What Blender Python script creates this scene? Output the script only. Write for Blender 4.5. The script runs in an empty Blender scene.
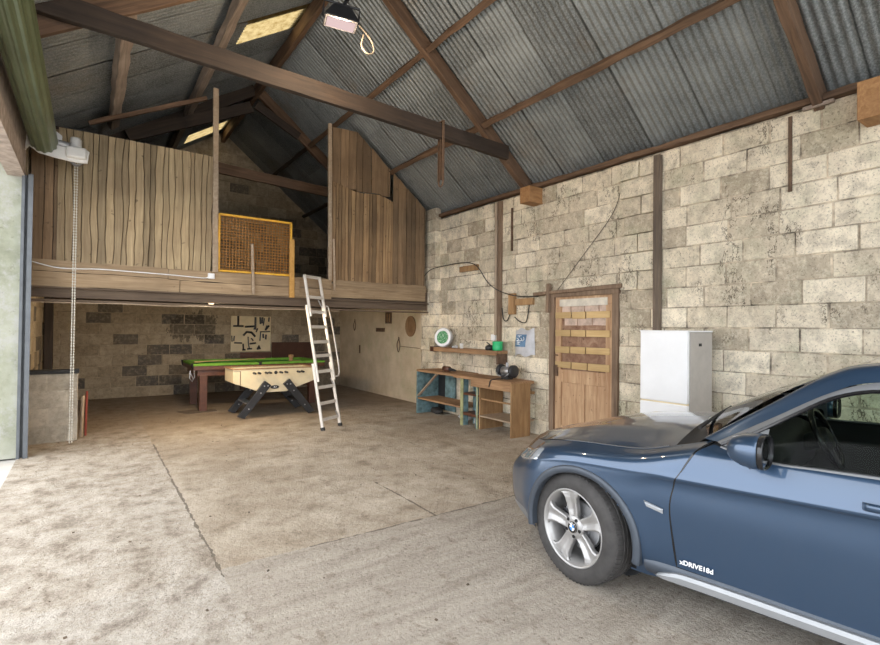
import bpy, bmesh, math, random
from mathutils import Vector, Matrix, noise
random.seed(7)
C = bpy.context.scene.collection
S = bpy.context.scene
R = math.radians
PI = math.pi

# ---------------------------------------------------------------- camera, sky, exposure
cam = bpy.data.objects.new('camera', bpy.data.cameras.new('camera'))
C.objects.link(cam)
cam.data.sensor_fit = 'HORIZONTAL'; cam.data.sensor_width = 36.0
cam.data.lens = 36.0 * 498.83 / 880.0
cam.data.clip_start = 0.05; cam.data.clip_end = 200
_y, _p, _r = R(35.1095), R(0.7425), R(0.632)
fw = Vector((math.sin(_y)*math.cos(_p), math.cos(_y)*math.cos(_p), math.sin(_p)))
rt = Vector((math.cos(_y), -math.sin(_y), 0)); up = rt.cross(fw)
rt, up = rt*math.cos(_r) + up*math.sin(_r), up*math.cos(_r) - rt*math.sin(_r)
M = Matrix((rt, up, -fw)).transposed().to_4x4()
M.translation = Vector((0, 0, 1.55))
cam.matrix_world = M
S.camera = cam
w = bpy.data.worlds.new('sky'); S.world = w; w.use_nodes = True
_n = w.node_tree.nodes; _l = w.node_tree.links
_bg = _n['Background']
_tc = _n.new('ShaderNodeTexCoord'); _sx = _n.new('ShaderNodeSeparateXYZ')
_rp = _n.new('ShaderNodeValToRGB')
_l.new(_tc.outputs['Generated'], _sx.inputs[0]); _l.new(_sx.outputs['Z'], _rp.inputs[0])
_rp.color_ramp.elements[0].position = 0.0; _rp.color_ramp.elements[0].color = (0.80, 0.86, 0.95, 1)
_rp.color_ramp.elements[1].position = 0.8; _rp.color_ramp.elements[1].color = (1.0, 1.0, 1.0, 1)
_l.new(_rp.outputs[0], _bg.inputs[0]); _bg.inputs[1].default_value = 3.9
S.view_settings.view_transform = 'Standard'
try: S.view_settings.look = 'None'
except Exception: pass
S.view_settings.gamma = 1.0; S.view_settings.use_curve_mapping = False
S.view_settings.exposure = 0.38
S.cycles.max_bounces = 14; S.cycles.diffuse_bounces = 8; S.cycles.glossy_bounces = 5
S.cycles.transmission_bounces = 8; S.cycles.transparent_max_bounces = 12
S.cycles.caustics_reflective = False; S.cycles.caustics_refractive = False
S.cycles.sample_clamp_indirect = 6.0

# ---------------------------------------------------------------- helpers
ORG = {}
class MB:
    def __init__(s): s.v = []; s.f = []
    def add(s, vs, fs):
        o = len(s.v); s.v += [tuple(v) for v in vs]; s.f += [tuple(i+o for i in f) for f in fs]; return s
    def box(s, x0, x1, y0, y1, z0, z1, m=None):
        vs = [Vector((x, y, z)) for z in (z0, z1) for y in (y0, y1) for x in (x0, x1)]
        if m: vs = [m @ v for v in vs]
        return s.add(vs, [(0,2,3,1),(4,5,7,6),(0,1,5,4),(2,6,7,3),(0,4,6,2),(1,3,7,5)])
    def bar(s, a, b, wd, ht, upv=(0,0,1)):
        a = Vector(a); b = Vector(b); x = (b-a); L = x.length; x /= L
        u = Vector(upv); y = u.cross(x)
        if y.length < 1e-4: y = Vector((0,1,0)).cross(x)
        y.normalize(); z = x.cross(y)
        m = Matrix((x, y, z)).transposed().to_4x4(); m.translation = a
        return s.box(0, L, -wd/2, wd/2, -ht/2, ht/2, m)
    def tube(s, pts, r, n=8, closed=False, cap=True):
        pts = [Vector(p) for p in pts]; k = len(pts); rings = []
        t0 = (pts[1]-pts[0]).normalized(); u = t0.orthogonal().normalized()
        for i, p in enumerate(pts):
            if closed: t = (pts[(i+1) % k]-pts[i-1]).normalized()
            else: t = (pts[min(i+1, k-1)]-pts[max(i-1, 0)]).normalized()
            u = (u - t*u.dot(t)); u = u.normalized() if u.length > 1e-6 else t.orthogonal().normalized()
            vv = t.cross(u); rr = r[i] if isinstance(r, (list, tuple)) else r
            rings.append([p + u*math.cos(2*PI*j/n)*rr + vv*math.sin(2*PI*j/n)*rr for j in range(n)])
        return s.rings(rings, closed, cap)
    def rings(s, rings, closed=False, cap=True):
        n = len(rings[0]); k = len(rings); fs = []
        for i in range(k if closed else k-1):
            for j in range(n):
                a, b = i*n+j, i*n+(j+1) % n; c, d = ((i+1) % k)*n+(j+1) % n, ((i+1) % k)*n+j
                fs.append((a, b, c, d))
        if cap and not closed:
            fs.append(tuple(reversed(range(n)))); fs.append(tuple(range((k-1)*n, k*n)))
        return s.add([v for r_ in rings for v in r_], fs)
    def lathe(s, prof, m=None, n=32):            # prof: (radius, height) about Z
        m = m or Matrix(); rings = []
        for r_, h in prof: rings.append([m @ Vector((max(r_, 1e-5)*math.cos(2*PI*j/n), max(r_, 1e-5)*math.sin(2*PI*j/n), h)) for j in range(n)])
        return s.rings(rings, False, False)
    def prism(s, poly, h0, h1, m=None):          # poly in XY of m, extruded along its Z
        m = m or Matrix(); n = len(poly)
        vs = [m @ Vector((x, y, h)) for h in (h0, h1) for x, y in poly]
        return s.add(vs, [tuple(reversed(range(n))), tuple(range(n, 2*n))] + [(i, (i+1) % n, n+(i+1) % n, n+i) for i in range(n)])
    def grid(s, rows):
        n = len(rows[0]); fs = []
        for i in range(len(rows)-1):
            for j in range(n-1): fs.append((i*n+j, i*n+j+1, (i+1)*n+j+1, (i+1)*n+j))
        return s.add([v for r_ in rows for v in r_], fs)
    def build(s, name, mt, parent=None, smooth=False, bevel=0, sub=0, solid=0, recalc=True):
        o_ = ORG.get(parent.name, Vector()) if parent else Vector()
        me = bpy.data.meshes.new(name)
        me.from_pydata([tuple(Vector(v)-o_) for v in s.v], [], s.f); me.update()
        if recalc:
            bm = bmesh.new(); bm.from_mesh(me); bmesh.ops.recalc_face_normals(bm, faces=bm.faces); bm.to_mesh(me); bm.free()
        o = bpy.data.objects.new(name, me); C.objects.link(o)
        if mt: me.materials.append(mt)
        if parent: o.parent = parent
        ORG[o.name] = o_
        if smooth:
            for p in me.polygons: p.use_smooth = True
        if solid:
            q = o.modifiers.new('solid', 'SOLIDIFY'); q.thickness = solid; q.offset = 0
        if bevel:
            q = o.modifiers.new('bevel', 'BEVEL'); q.width = bevel; q.segments = 2; q.limit_method = 'ANGLE'; q.angle_limit = R(40)
        if sub:
            q = o.modifiers.new('sub', 'SUBSURF'); q.levels = sub; q.render_levels = sub
        return o

def tag(o, label=None, cat=None, group=None, kind=None):
    if label: o['label'] = label
    if cat: o['category'] = cat
    if group: o['group'] = group
    if kind: o['kind'] = kind
    return o
def thing(name, label, cat, loc=(0,0,0), rotz=0, group=None, world=True):
    o = bpy.data.objects.new(name, None); C.objects.link(o); o.empty_display_size = 0.1
    o.location = loc; o.rotation_euler = (0, 0, rotz)
    ORG[o.name] = Vector(loc) if world else Vector()
    return tag(o, label, cat, group)
def struct(o): o['kind'] = 'structure'; return o
def copy_tree(o, parent=None):
    c = o.copy(); C.objects.link(c)
    if parent: c.parent = parent
    for ch in [x for x in o.children]: copy_tree(ch, c)
    return c
def cr(P, n):                                    # Catmull-Rom through points
    P = [Vector(p) for p in P]; out = []
    for i in range(len(P)-1):
        p0 = P[i-1] if i else P[i]*2-P[i+1]; p1, p2 = P[i], P[i+1]
        p3 = P[i+2] if i+2 < len(P) else p2*2-p1
        for k in range(n):
            t = k/n
            out.append(0.5*((2*p1)+(p2-p0)*t+(2*p0-5*p1+4*p2-p3)*t*t+(3*p1-p0-3*p2+p3)*t**3))
    out.append(P[-1]); return out
def loft(rows, nu, nv):
    d = [cr(r_, nu) for r_ in rows]
    cols = [cr([r_[j] for r_ in d], nv) for j in range(len(d[0]))]
    return [[cols[j][i] for j in range(len(cols))] for i in range(len(cols[0]))]

# ---------------------------------------------------------------- materials
class NT:
    def __init__(s, name):
        s.m = bpy.data.materials.new(name); s.m.use_nodes = True
        s.n = s.m.node_tree.nodes; s.l = s.m.node_tree.links; s.b = s.n['Principled BSDF']; s.out = s.n['Material Output']
        s._c = None
    def co(s):
        if not s._c: s._c = s.n.new('ShaderNodeTexCoord')
        return s._c.outputs['Object']
    def mapping(s, scale):
        q = s.n.new('ShaderNodeMapping'); s.l.new(s.co(), q.inputs[0]); q.inputs['Scale'].default_value = scale; return q.outputs[0]
    def noise(s, scale=5, detail=4, rough=.6, stretch=None, dist=0):
        q = s.n.new('ShaderNodeTexNoise'); s.l.new(s.mapping(stretch) if stretch else s.co(), q.inputs['Vector'])
        q.inputs['Scale'].default_value = scale; q.inputs['Detail'].default_value = detail; q.inputs['Roughness'].default_value = rough
        q.inputs['Distortion'].default_value = dist
        return q.outputs[0]
    def ramp(s, x, stops, interp='LINEAR'):
        q = s.n.new('ShaderNodeValToRGB'); e = q.color_ramp.elements; q.color_ramp.interpolation = interp
        while len(e) < len(stops): e.new(0.5)
        for k, (p, c) in enumerate(stops):
            e[k].position = p; e[k].color = (c, c, c, 1) if isinstance(c, (int, float)) else (*c, 1)
        s.l.new(x, q.inputs[0]); return q.outputs[0]
    def mix(s, f, a, b, mode='MIX'):
        q = s.n.new('ShaderNodeMix'); q.data_type = 'RGBA'; q.blend_type = mode; q.clamp_result = True
        for x, i in ((f, 0), (a, 6), (b, 7)):
            if isinstance(x, (int, float)): q.inputs[i].default_value = x if i == 0 else (x, x, x, 1)
            elif isinstance(x, tuple): q.inputs[i].default_value = (*x, 1)
            else: s.l.new(x, q.inputs[i])
        return q.outputs[2]
    def math(s, op, a, b=0, c=0):
        q = s.n.new('ShaderNodeMath'); q.operation = op
        for x, i in ((a, 0), (b, 1), (c, 2)):
            if isinstance(x, (int, float)): q.inputs[i].default_value = x
            else: s.l.new(x, q.inputs[i])
        return q.outputs[0]
    def island(s):
        return s.n.new('ShaderNodeNewGeometry').outputs['Random Per Island']
    def xyz(s):
        q = s.n.new('ShaderNodeSeparateXYZ'); s.l.new(s.co(), q.inputs[0]); return q.outputs
    def bump(s, h, strength=.4, dist=.01):
        q = s.n.new('ShaderNodeBump'); q.inputs['Strength'].default_value = strength; q.inputs['Distance'].default_value = dist
        s.l.new(h, q.inputs['Height']); s.l.new(q.outputs[0], s.b.inputs['Normal']); return s
    def set(s, col=None, rough=None, metal=None, **k):
        for x, nm in ((col, 'Base Color'), (rough, 'Roughness'), (metal, 'Metallic')):
            if x is None: continue
            if isinstance(x, tuple): s.b.inputs[nm].default_value = (*x, 1)
            elif isinstance(x, (int, float)): s.b.inputs[nm].default_value = x
            else: s.l.new(x, s.b.inputs[nm])
        for nm, v in k.items():
            s.b.inputs[nm.replace('_', ' ')].default_value = v
        return s
def plain(name, col, rough=.6, metal=0, var=.25, scale=8, bump=.15, **k):
    t = NT(name); lo = tuple(c*(1-var) for c in col); hi = tuple(min(1, c*(1+var)) for c in col)
    t.set(t.ramp(t.noise(scale, 5), [(.3, lo), (.7, hi)]), rough, metal, **k)
    if bump: t.bump(t.noise(scale*8, 4), bump, .004)
    return t.m
def wood(name, a, b, grain=(.6, 9, 9), isl=0.0, rough=.75, spots=0.0, dark=None):
    t = NT(name)
    g = t.noise(3.0, 6, .65, grain, .6)
    c = t.ramp(g, [(.30, a), (.52, tuple((x+y)/2 for x, y in zip(a, b))), (.72, b)])
    big = t.noise(1.3, 3)
    c = t.mix(t.ramp(big, [(.35, .45), (.65, 0.)]), c, dark or tuple(x*.55 for x in a))
    if isl: c = t.mix(1.0, c, t.ramp(t.island(), [(0, 1-isl), (1, 1.0)]), 'MULTIPLY')
    if spots:
        k = t.noise(14, 2, .5); c = t.mix(t.ramp(k, [(.68, 0.), (.74, spots)]), c, tuple(x*.3 for x in a))
    t.set(c, rough); t.bump(g, .5, .006); return t.m
MT = {}
MT['beam'] = wood('beam_wood', (.075, .042, .024), (.235, .14, .082), (.5, 8, 8))
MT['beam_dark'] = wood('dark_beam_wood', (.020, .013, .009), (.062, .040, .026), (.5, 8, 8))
MT['beam_pale'] = wood('weathered_beam_wood', (.21, .16, .125), (.46, .37, .30), (.5, 8, 8))
MT['block'] = wood('orange_timber', (.27, .13, .05), (.5, .28, .12), (2, 8, 8))
MT['plank_grey'] = wood('grey_brown_planks', (.33, .245, .135), (.64, .50, .30), (9, 9, .55), .45, spots=.7, dark=(.20, .125, .07))
MT['plank_brown'] = wood('brown_planks', (.30, .18, .085), (.56, .37, .19), (9, 9, .55), .5, spots=.7, dark=(.15, .085, .045))
MT['plank_dark'] = wood('dark_brown_planks', (.20, .125, .065), (.40, .265, .15), (9, 9, .55), .5, spots=.5)
MT['fascia'] = wood('fascia_wood', (.30, .20, .11), (.56, .41, .25), (.5, 9, 9), .2, spots=.4)
MT['joist'] = wood('beam_brown', (.10, .066, .042), (.20, .14, .09), (.4, 7, 7))
MT['pale_wood'] = wood('pale_stick_wood', (.34, .25, .17), (.55, .43, .31), (6, 6, .6))
MT['orange_wood'] = wood('orange_board', (.50, .26, .06), (.70, .40, .12), (6, 6, .6))
MT['bench_top'] = wood('bench_top_wood', (.26, .14, .065), (.56, .34, .18), (9, .7, 9))
MT['bench_panel'] = wood('bench_panel_wood', (.28, .155, .065), (.50, .31, .15), (5, 5, .8))
MT['ochre'] = wood('ochre_slat_wood', (.58, .38, .16), (.80, .59, .30), (9, .7, 9), .25)
MT['door'] = wood('worn_door_wood', (.36, .20, .10), (.76, .55, .34), (7, 7, .6), spots=.6, dark=(.30, .15, .075))
MT['frame'] = wood('door_frame_wood', (.15, .095, .06), (.36, .25, .165), (7, 7, .6))
MT['mahog'] = wood('red_brown_wood', (.08, .03, .018), (.19, .075, .04), (2, 6, 3), rough=.4)
MT['hardboard'] = wood('brown_hardboard', (.075, .03, .016), (.14, .06, .032), (1, 4, 1))
MT['teal'] = plain('worn_teal_paint', (.14, .225, .235), .65, var=.55, scale=9)
MT['black'] = plain('black_metal', (.022, .022, .024), .45, var=.3)
MT['rubber'] = plain('black_rubber', (.026, .025, .024), .75, var=.3, scale=20)
MT['steel'] = plain('dull_steel', (.42, .42, .43), .45, .8, var=.25)
MT['rust'] = plain('rusty_steel', (.13, .08, .05), .7, .2, var=.4, scale=14)
MT['alu'] = plain('aluminium', (.72, .68, .62), .42, .35, var=.12)
MT['white'] = plain('white_enamel', (.83, .83, .83), .35, var=.04, scale=3)
MT['offwhite'] = plain('off_white_plastic', (.72, .70, .66), .5, var=.08)
MT['green_cloth'] = plain('green_baize', (.015, .22, .035), .95, var=.15, scale=20)
MT['green_edge'] = plain('yellow_green_cushion', (.14, .33, .035), .85, var=.2)
MT['yellow'] = plain('yellow_paint', (.75, .40, .025), .5, var=.2)
MT['wire'] = plain('rusty_orange_wire', (.36, .17, .045), .6, var=.35, scale=15)
MT['cream'] = plain('cream_laminate', (.74, .62, .40), .45, var=.1, scale=5)
MT['green'] = plain('green_plastic', (.02, .45, .16), .35, var=.15)
MT['shutter'] = plain('green_shutter_paint', (.115, .145, .075), .35, .25, var=.18, scale=4)
MT['grey_plastic'] = plain('grey_plastic', (.5, .49, .48), .5, var=.2)
MT['rope'] = plain('pale_rope', (.55, .52, .45), .8, var=.2, scale=40)

def blockmat(name, lo, hi, mid, dark=None, dark_share=.0, stain=None, pit=.6, green=0, vein=0.0):
    t = NT(name)
    r_ = t.island()
    st = [(0, lo), (.35, mid), (.8, hi)]
    c = t.ramp(r_, st)
    if dark: c = t.mix(t.ramp(r_, [(dark_share-.02, 1.), (dark_share, 0.)]), c, dark)
    big = t.noise(1.1, 5, .6)
    c = t.mix(t.ramp(big, [(.40, 0.), (.68, .55)]), c, lo)
    med = t.noise(7, 6, .7)
    c = t.mix(t.ramp(med, [(.30, .6), (.55, 0.)]), c, tuple(x*.58 for x in lo))
    if green:
        gx = t.noise(2.0, 4, .6); c = t.mix(t.ramp(gx, [(.5, 0.), (.7, green)]), c, (.36, .37, .24))
    patch = t.noise(2.6, 8, .78, None, .8)
    c = t.mix(t.ramp(patch, [(.56, 0.), (.70, .42)]), c, tuple(x*.55 for x in lo))
    if stain:
        o_ = t.xyz(); wb_ = t.math('MULTIPLY', t.math('SUBTRACT', t.noise(5, 5, .7, (1, 1, .3)), .5), 1.1)
        k_ = t.math('MULTIPLY', t.math('LESS_THAN', t.math('ABSOLUTE', t.math('SUBTRACT', t.math('ADD', o_[0], wb_), stain[0])), stain[1]), t.math('LESS_THAN', t.math('ABSOLUTE', t.math('SUBTRACT', t.math('ADD', o_[2], wb_), stain[2])), stain[3]))
        c = t.mix(t.math('MULTIPLY', k_, .75), c, (.05, .042, .032))
    vn = t.math('LESS_THAN', t.math('ABSOLUTE', t.math('SUBTRACT', t.noise(2.4, 6, .7, (1, 1, .55)), .5)), .0075)
    c = t.mix(t.math('MULTIPLY', vn, t.ramp(t.noise(1.1, 3), [(.5, 0.), (.56, vein)])), c, (.075, .055, .035))
    fine = t.noise(58, 4, .78)
    c = t.mix(t.ramp(fine, [(.36, pit), (.43, 0.)]), c, tuple(x*.28 for x in lo))
    wash = t.noise(16, 6, .75)
    c = t.mix(t.ramp(wash, [(.48, 0.), (.72, .5)]), c, tuple(min(1, x*1.12) for x in hi))
    t.set(c, .92); h = t.mix(.5, t.ramp(fine, [(.3, 0.), (.5, 1.)]), med)
    t.bump(h, .7, .008); return t.m
MT['blk_cream'] = blockmat('whitewashed_block', (.40, .335, .245), (.92, .82, .645), (.74, .645, .49), green=.45, pit=.75, vein=.85)
MT['blk_stub'] = blockmat('pale_render', (.40, .35, .27), (.60, .53, .42), (.50, .44, .35), pit=.3)
MT['blk_back'] = blockmat('brown_block', (.24, .19, .125), (.50, .41, .29), (.36, .29, .20), dark=(.10, .09, .08), dark_share=.24, stain=(1.95, .45, 1.5, .28))
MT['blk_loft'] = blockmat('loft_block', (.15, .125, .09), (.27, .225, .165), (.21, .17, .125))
MT['mortar'] = plain('brown_mortar', (.42, .355, .265), .95, var=.85, scale=7, bump=.6)
MT['mortar_dark'] = plain('dark_mortar', (.38, .31, .22), .95, var=.35, scale=9, bump=.6)
# painted block wall at the rear right, floor, roof sheet
t = NT('cream_painted_wall')
c = t.ramp(t.noise(2.2, 5), [(.3, (.50, .40, .27)), (.65, (.66, .55, .40))])
c = t.mix(t.ramp(t.noise(1.4, 5, .7), [(.52, 0.), (.7, .5)]), c, (.40, .38, .22))
c = t.mix(t.ramp(t.noise(20, 4, .7), [(.28, .8), (.36, 0.)]), c, (.16, .10, .05))
_o = t.xyz(); br = t.n.new('ShaderNodeTexBrick'); cb = t.n.new('ShaderNodeCombineXYZ')
t.l.new(_o[1], cb.inputs[0]); t.l.new(_o[2], cb.inputs[1]); t.l.new(cb.outputs[0], br.inputs['Vector'])
br.inputs['Scale'].default_value = 1; br.inputs['Brick Width'].default_value = .45; br.inputs['Row Height'].default_value = .225
br.inputs['Mortar Size'].default_value = .008; br.inputs['Mortar Smooth'].default_value = .6
t.set(c, .85); t.bump(t.math('SUBTRACT', 1, br.outputs['Fac']), .35, .008); MT['painted'] = t.m

t = NT('concrete_floor'); o_ = t.xyz(); X, Y = o_[0], o_[1]
wob = t.math('MULTIPLY', t.math('SUBTRACT', t.noise(3.5, 5, .7), .5), .10)
big = t.noise(.55, 6, .62); med = t.noise(3.2, 7, .68); fine = t.noise(26, 5, .75)
c = t.ramp(med, [(.32, (.25, .205, .15)), (.46, (.43, .365, .285)), (.64, (.56, .495, .405))])
c = t.mix(t.ramp(big, [(.38, .5), (.56, 0.)]), c, (.27, .205, .135))
smooth = t.ramp(t.noise(4.0, 6, .7, (.35, 2.2, 1)), [(.32, (.29, .25, .20)), (.5, (.385, .34, .285)), (.7, (.47, .42, .355))])
nearf = t.ramp(t.math('ADD', Y, wob), [(0, 1.), (1, 0.)])
near = t.math('LESS_THAN', t.math('ADD', Y, wob), 3.42)
c = t.mix(near, c, smooth)
lft = t.math('LESS_THAN', t.math('ADD', X, wob), .71)
lc = t.ramp(t.noise(5, 7, .74, (1.0, .8, 1)), [(.38, (.16, .13, .10)), (.47, (.38, .335, .28)), (.64, (.58, .545, .49))])
c = t.mix(t.math('MULTIPLY', lft, .68), c, lc)
def joint(axis, pos, lo, hi, other, wd, amt):
    global c, crk
    d = t.math('ABSOLUTE', t.math('SUBTRACT', t.math('ADD', axis, t.math('MULTIPLY', wob, .5)), pos))
    k = t.math('MULTIPLY', t.math('LESS_THAN', d, t.math('MULTIPLY', t.ramp(t.noise(9, 4, .7), [(.35, 0.), (.65, 1.)]), wd)), amt)
    k = t.math('MULTIPLY', k, t.math('MULTIPLY', t.math('GREATER_THAN', other, lo), t.math('LESS_THAN', other, hi)))
    c = t.mix(k, c, (.10, .08, .06)); crk = k if crk is None else t.math('MAXIMUM', crk, k)
crk = None
joint(X, .71, 3.3, 7.5, Y, .017, .8); joint(Y, 3.42, 1.3, 5.6, X, .018, .7); joint(X, 2.385, 3.42, 4.5, Y, .018, .75)
joint(X, 3.6, 3.45, 8.0, Y, .010, .5)
c = t.mix(t.ramp(t.noise(30, 5, .8), [(.35, .75), (.43, 0.)]), c, (.15, .12, .085))
c = t.mix(t.ramp(t.noise(60, 4, .8), [(.56, 0.), (.66, .3)]), c, (.66, .62, .55))
c = t.mix(t.ramp(t.noise(6.5, 8, .8, (1.2, .8, 1)), [(.56, 0.), (.63, .7)]), c, (.21, .165, .12))
vn = t.math('LESS_THAN', t.math('ABSOLUTE', t.math('SUBTRACT', t.noise(1.9, 7, .72), .5)), .004)
c = t.mix(t.math('MULTIPLY', vn, t.ramp(t.noise(.8, 3), [(.5, 0.), (.56, .55)])), c, (.13, .10, .075))
c = t.mix(t.ramp(t.noise(1.7, 6, .75, None, 1.5), [(.58, 0.), (.72, .5)]), c, (.58, .52, .44))
dirt_shade = t.ramp(t.math('MULTIPLY', t.math('ADD', Y, t.math('MULTIPLY', wob, 8)), .1), [(.74, 0.), (.92, .62)])  # dirty brown towards the rear, with some loft shade put into the colour
c = t.mix(dirt_shade, c, (.17, .115, .07))
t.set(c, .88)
h = t.mix(.6, med, fine); h = t.mix(crk, h, 0.0)
t.bump(h, 1.0, .03); MT['floor'] = t.m

t = NT('galvanised_sheet')
c = t.ramp(t.noise(2.0, 5, .6), [(.3, (.16, .18, .185)), (.7, (.34, .37, .375))])
c = t.mix(1.0, c, t.ramp(t.island(), [(0, .55), (1, 1.0)]), 'MULTIPLY')
c = t.mix(t.ramp(t.noise(60, 3, .7), [(.42, 0.), (.62, .45)]), c, (.46, .48, .48))
c = t.mix(t.ramp(t.noise(.9, 5, .7), [(.56, 0.), (.72, .5)]), c, (.20, .15, .10))
t.set(c, t.ramp(t.noise(9, 4), [(.3, .34), (.7, .6)]), .45); t.bump(t.noise(30, 3), .12, .003); MT['sheet'] = t.m
t = NT('yellowed_rooflight')
tr = t.n.new('ShaderNodeBsdfTranslucent'); df = t.n.new('ShaderNodeBsdfDiffuse'); mx = t.n.new('ShaderNodeMixShader')
cc = t.ramp(t.noise(9, 5, .7), [(.3, (.16, .105, .035)), (.6, (.30, .23, .11))])
t.l.new(cc, tr.inputs[0]); t.l.new(cc, df.inputs[0]); mx.inputs[0].default_value = .25
t.l.new(tr.outputs[0], mx.inputs[1]); t.l.new(df.outputs[0], mx.inputs[2]); t.l.new(mx.outputs[0], t.out.inputs[0]); MT['rooflight'] = t.m
t = NT('damp_concrete_reveal')
c = t.ramp(t.noise(1.6, 6, .65), [(.3, (.16, .17, .115)), (.5, (.30, .31, .235)), (.7, (.42, .42, .36))])
c = t.mix(t.ramp(t.noise(3.5, 6, .75), [(.50, 0.), (.62, .6)]), c, (.40, .39, .38))
c = t.mix(t.ramp(t.noise(9, 6, .75), [(.30, .8), (.40, 0.)]), c, (.12, .10, .07)); t.set(c, .9); t.bump(t.noise(20, 5), .5, .008); MT['reveal'] = t.m
MT['lintel'] = plain('pink_grey_concrete', (.40, .33, .28), .9, var=.3, scale=12, bump=.6)
MT['track'] = plain('grey_blue_track_metal', (.12, .13, .14), .55, .3, var=.15)
MT['ground'] = plain('pale_yard_concrete', (.52, .50, .47), .9, var=.15, scale=1)

# ---------------------------------------------------------------- structure
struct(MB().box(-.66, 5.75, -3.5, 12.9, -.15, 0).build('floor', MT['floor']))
struct(MB().box(-30, -.64, -30, 30, -.2, -.02).box(-.64, 6.0, -30, -3.5, -.2, -.02).build('ground', MT['ground']))

def blockwall(mb, org, ux, nrm, L, H, bl=.452, bh=.2285, depth=.06, holes=(), top=None, jit=.004, seed=1, face0=0):
    rnd = random.Random(seed); org = Vector(org); ux = Vector(ux); nrm = Vector(nrm); r_ = 0; z = 0.0
    while z < H-.03:
        z1 = min(z+bh-.012, H); u = -(bl/2 if r_ % 2 else 0) - rnd.random()*.03
        while u < L:
            ll = bl*(1 + rnd.uniform(-.06, .06)); a, b = max(u, 0), min(u+ll-.012-rnd.random()*.006, L); u += ll
            if b-a < .05: continue
            segs = [(a, b)]; zc = (z+z1)/2
            for h in holes:
                if h[2] < zc < h[3]:
                    ns = []
                    for s0, s1 in segs:
                        if h[0] > s0: ns.append((s0, min(s1, h[0])))
                        if h[1] < s1: ns.append((max(s0, h[1]), s1))
                    segs = [q for q in ns if q[1]-q[0] > .03]
            for s0, s1 in segs:
                if top:
                    m = min(top(s0), top(s1))
                    if z+.05 > m: continue
                    zz = min(z1, m)
                else: zz = z1
                f = face0 + rnd.uniform(-jit, jit); tz = rnd.uniform(-.003, .003)
                vs = []
                for d in (f, f-depth):
                    for (uu, zv) in ((s0, z+tz), (s1, z-tz), (s1, zz+tz), (s0, zz-tz)):
                        vs.append(org + ux*(uu+rnd.uniform(-.004, .004)) + nrm*d + Vector((0, 0, zv+rnd.uniform(-.003, .003))))
                mb.add(vs, [(0,1,2,3), (7,6,5,4), (0,4,5,1), (1,5,6,2), (2,6,7,3), (3,7,4,0)])
        z += bh; r_ += 1
    return mb
# right wall, from behind the camera to the pilaster; u runs along +Y
wr = blockwall(MB(), (5.47, -3.5, 0), (0, 1, 0), (-1, 0, 0), 11.85, 3.66, holes=[(7.37, 8.46, -1, 2.06)], seed=3, jit=.006).build('wall_right', MT['blk_cream'], bevel=.007)
struct(wr)
mo = MB().box(5.477, 5.75, -3.5, 3.87, 0, 3.66).box(5.477, 5.75, 4.96, 8.4, 0, 3.66).box(5.477, 5.75, 3.87, 4.96, 2.06, 3.66).build('mortar', MT['mortar'], wr)
pl = blockwall(MB(), (5.36, 7.80, 0), (0, 1, 0), (-1, 0, 0), .46, 3.86, bl=.46, seed=8, depth=.12).build('trim_1', MT['blk_cream'], bevel=.007)
struct(pl); MB().box(5.372, 5.47, 7.805, 8.255, 0, 3.86).build('mortar', MT['mortar'], pl)
pier = blockwall(MB(), (5.435, 3.36, 0), (0, 1, 0), (-1, 0, 0), .46, 3.62, bl=.47, seed=9, holes=[(-1, 2, -1, 2.05)]).build('trim_2', MT['blk_cream'], bevel=.007); struct(pier)
struct(MB().box(5.60, 5.75, 8.30, 12.75, 0, 2.05).build('wall_rear_right', MT['painted']))
struct(MB().box(5.36, 5.62, 8.27, 8.31, 0, 2.05).build('trim_3', MT['painted']))
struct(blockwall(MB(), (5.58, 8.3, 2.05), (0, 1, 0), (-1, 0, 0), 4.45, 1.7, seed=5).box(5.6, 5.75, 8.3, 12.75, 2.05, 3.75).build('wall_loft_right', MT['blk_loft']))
zr = lambda x: 6.17-.803*(x-2.55) if x > 2.55 else 6.17-.664*(2.55-x)
wb = blockwall(MB(), (-.70, 12.7, 0), (1, 0, 0), (0, -1, 0), 6.4, 6.1, top=lambda u: zr(u-.70), seed=12).build('wall_back', MT['blk_back'], bevel=.006); struct(wb)
MB().add([(-.7, 12.712, 0), (5.7, 12.712, 0), (5.7, 12.712, 3.75), (2.55, 12.712, 6.26), (-.7, 12.712, 4.1)], [(0,1,2,3,4)]).add([(-.7, 12.9, 0), (5.7, 12.9, 0), (5.7, 12.9, 3.75), (2.55, 12.9, 6.26), (-.7, 12.9, 4.1)], [(4,3,2,1,0)]).build('mortar', MT['mortar_dark'], wb)
# left wall: opening for the roller shutter up to y = 7.55
wl = blockwall(MB(), (-.655, 7.72, 0), (0, 1, 0), (1, 0, 0), 5.0, 4.05, seed=21).build('wall_left', MT['blk_back'], bevel=.006); struct(wl)
MB().box(-1.05, -.667, 7.72, 12.9, 0, 4.05).build('mortar', MT['mortar_dark'], wl)
struct(MB().box(-1.25, -.655, 7.56, 7.72, 0, 3.42).build('wall_reveal', MT['reveal']))
struct(MB().box(-.80, -.64, -3.5, 7.56, 3.27, 4.02).box(-1.25, -.66, 7.56, 7.72, 3.42, 4.02).build('trim_4', MT['lintel']))

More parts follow.
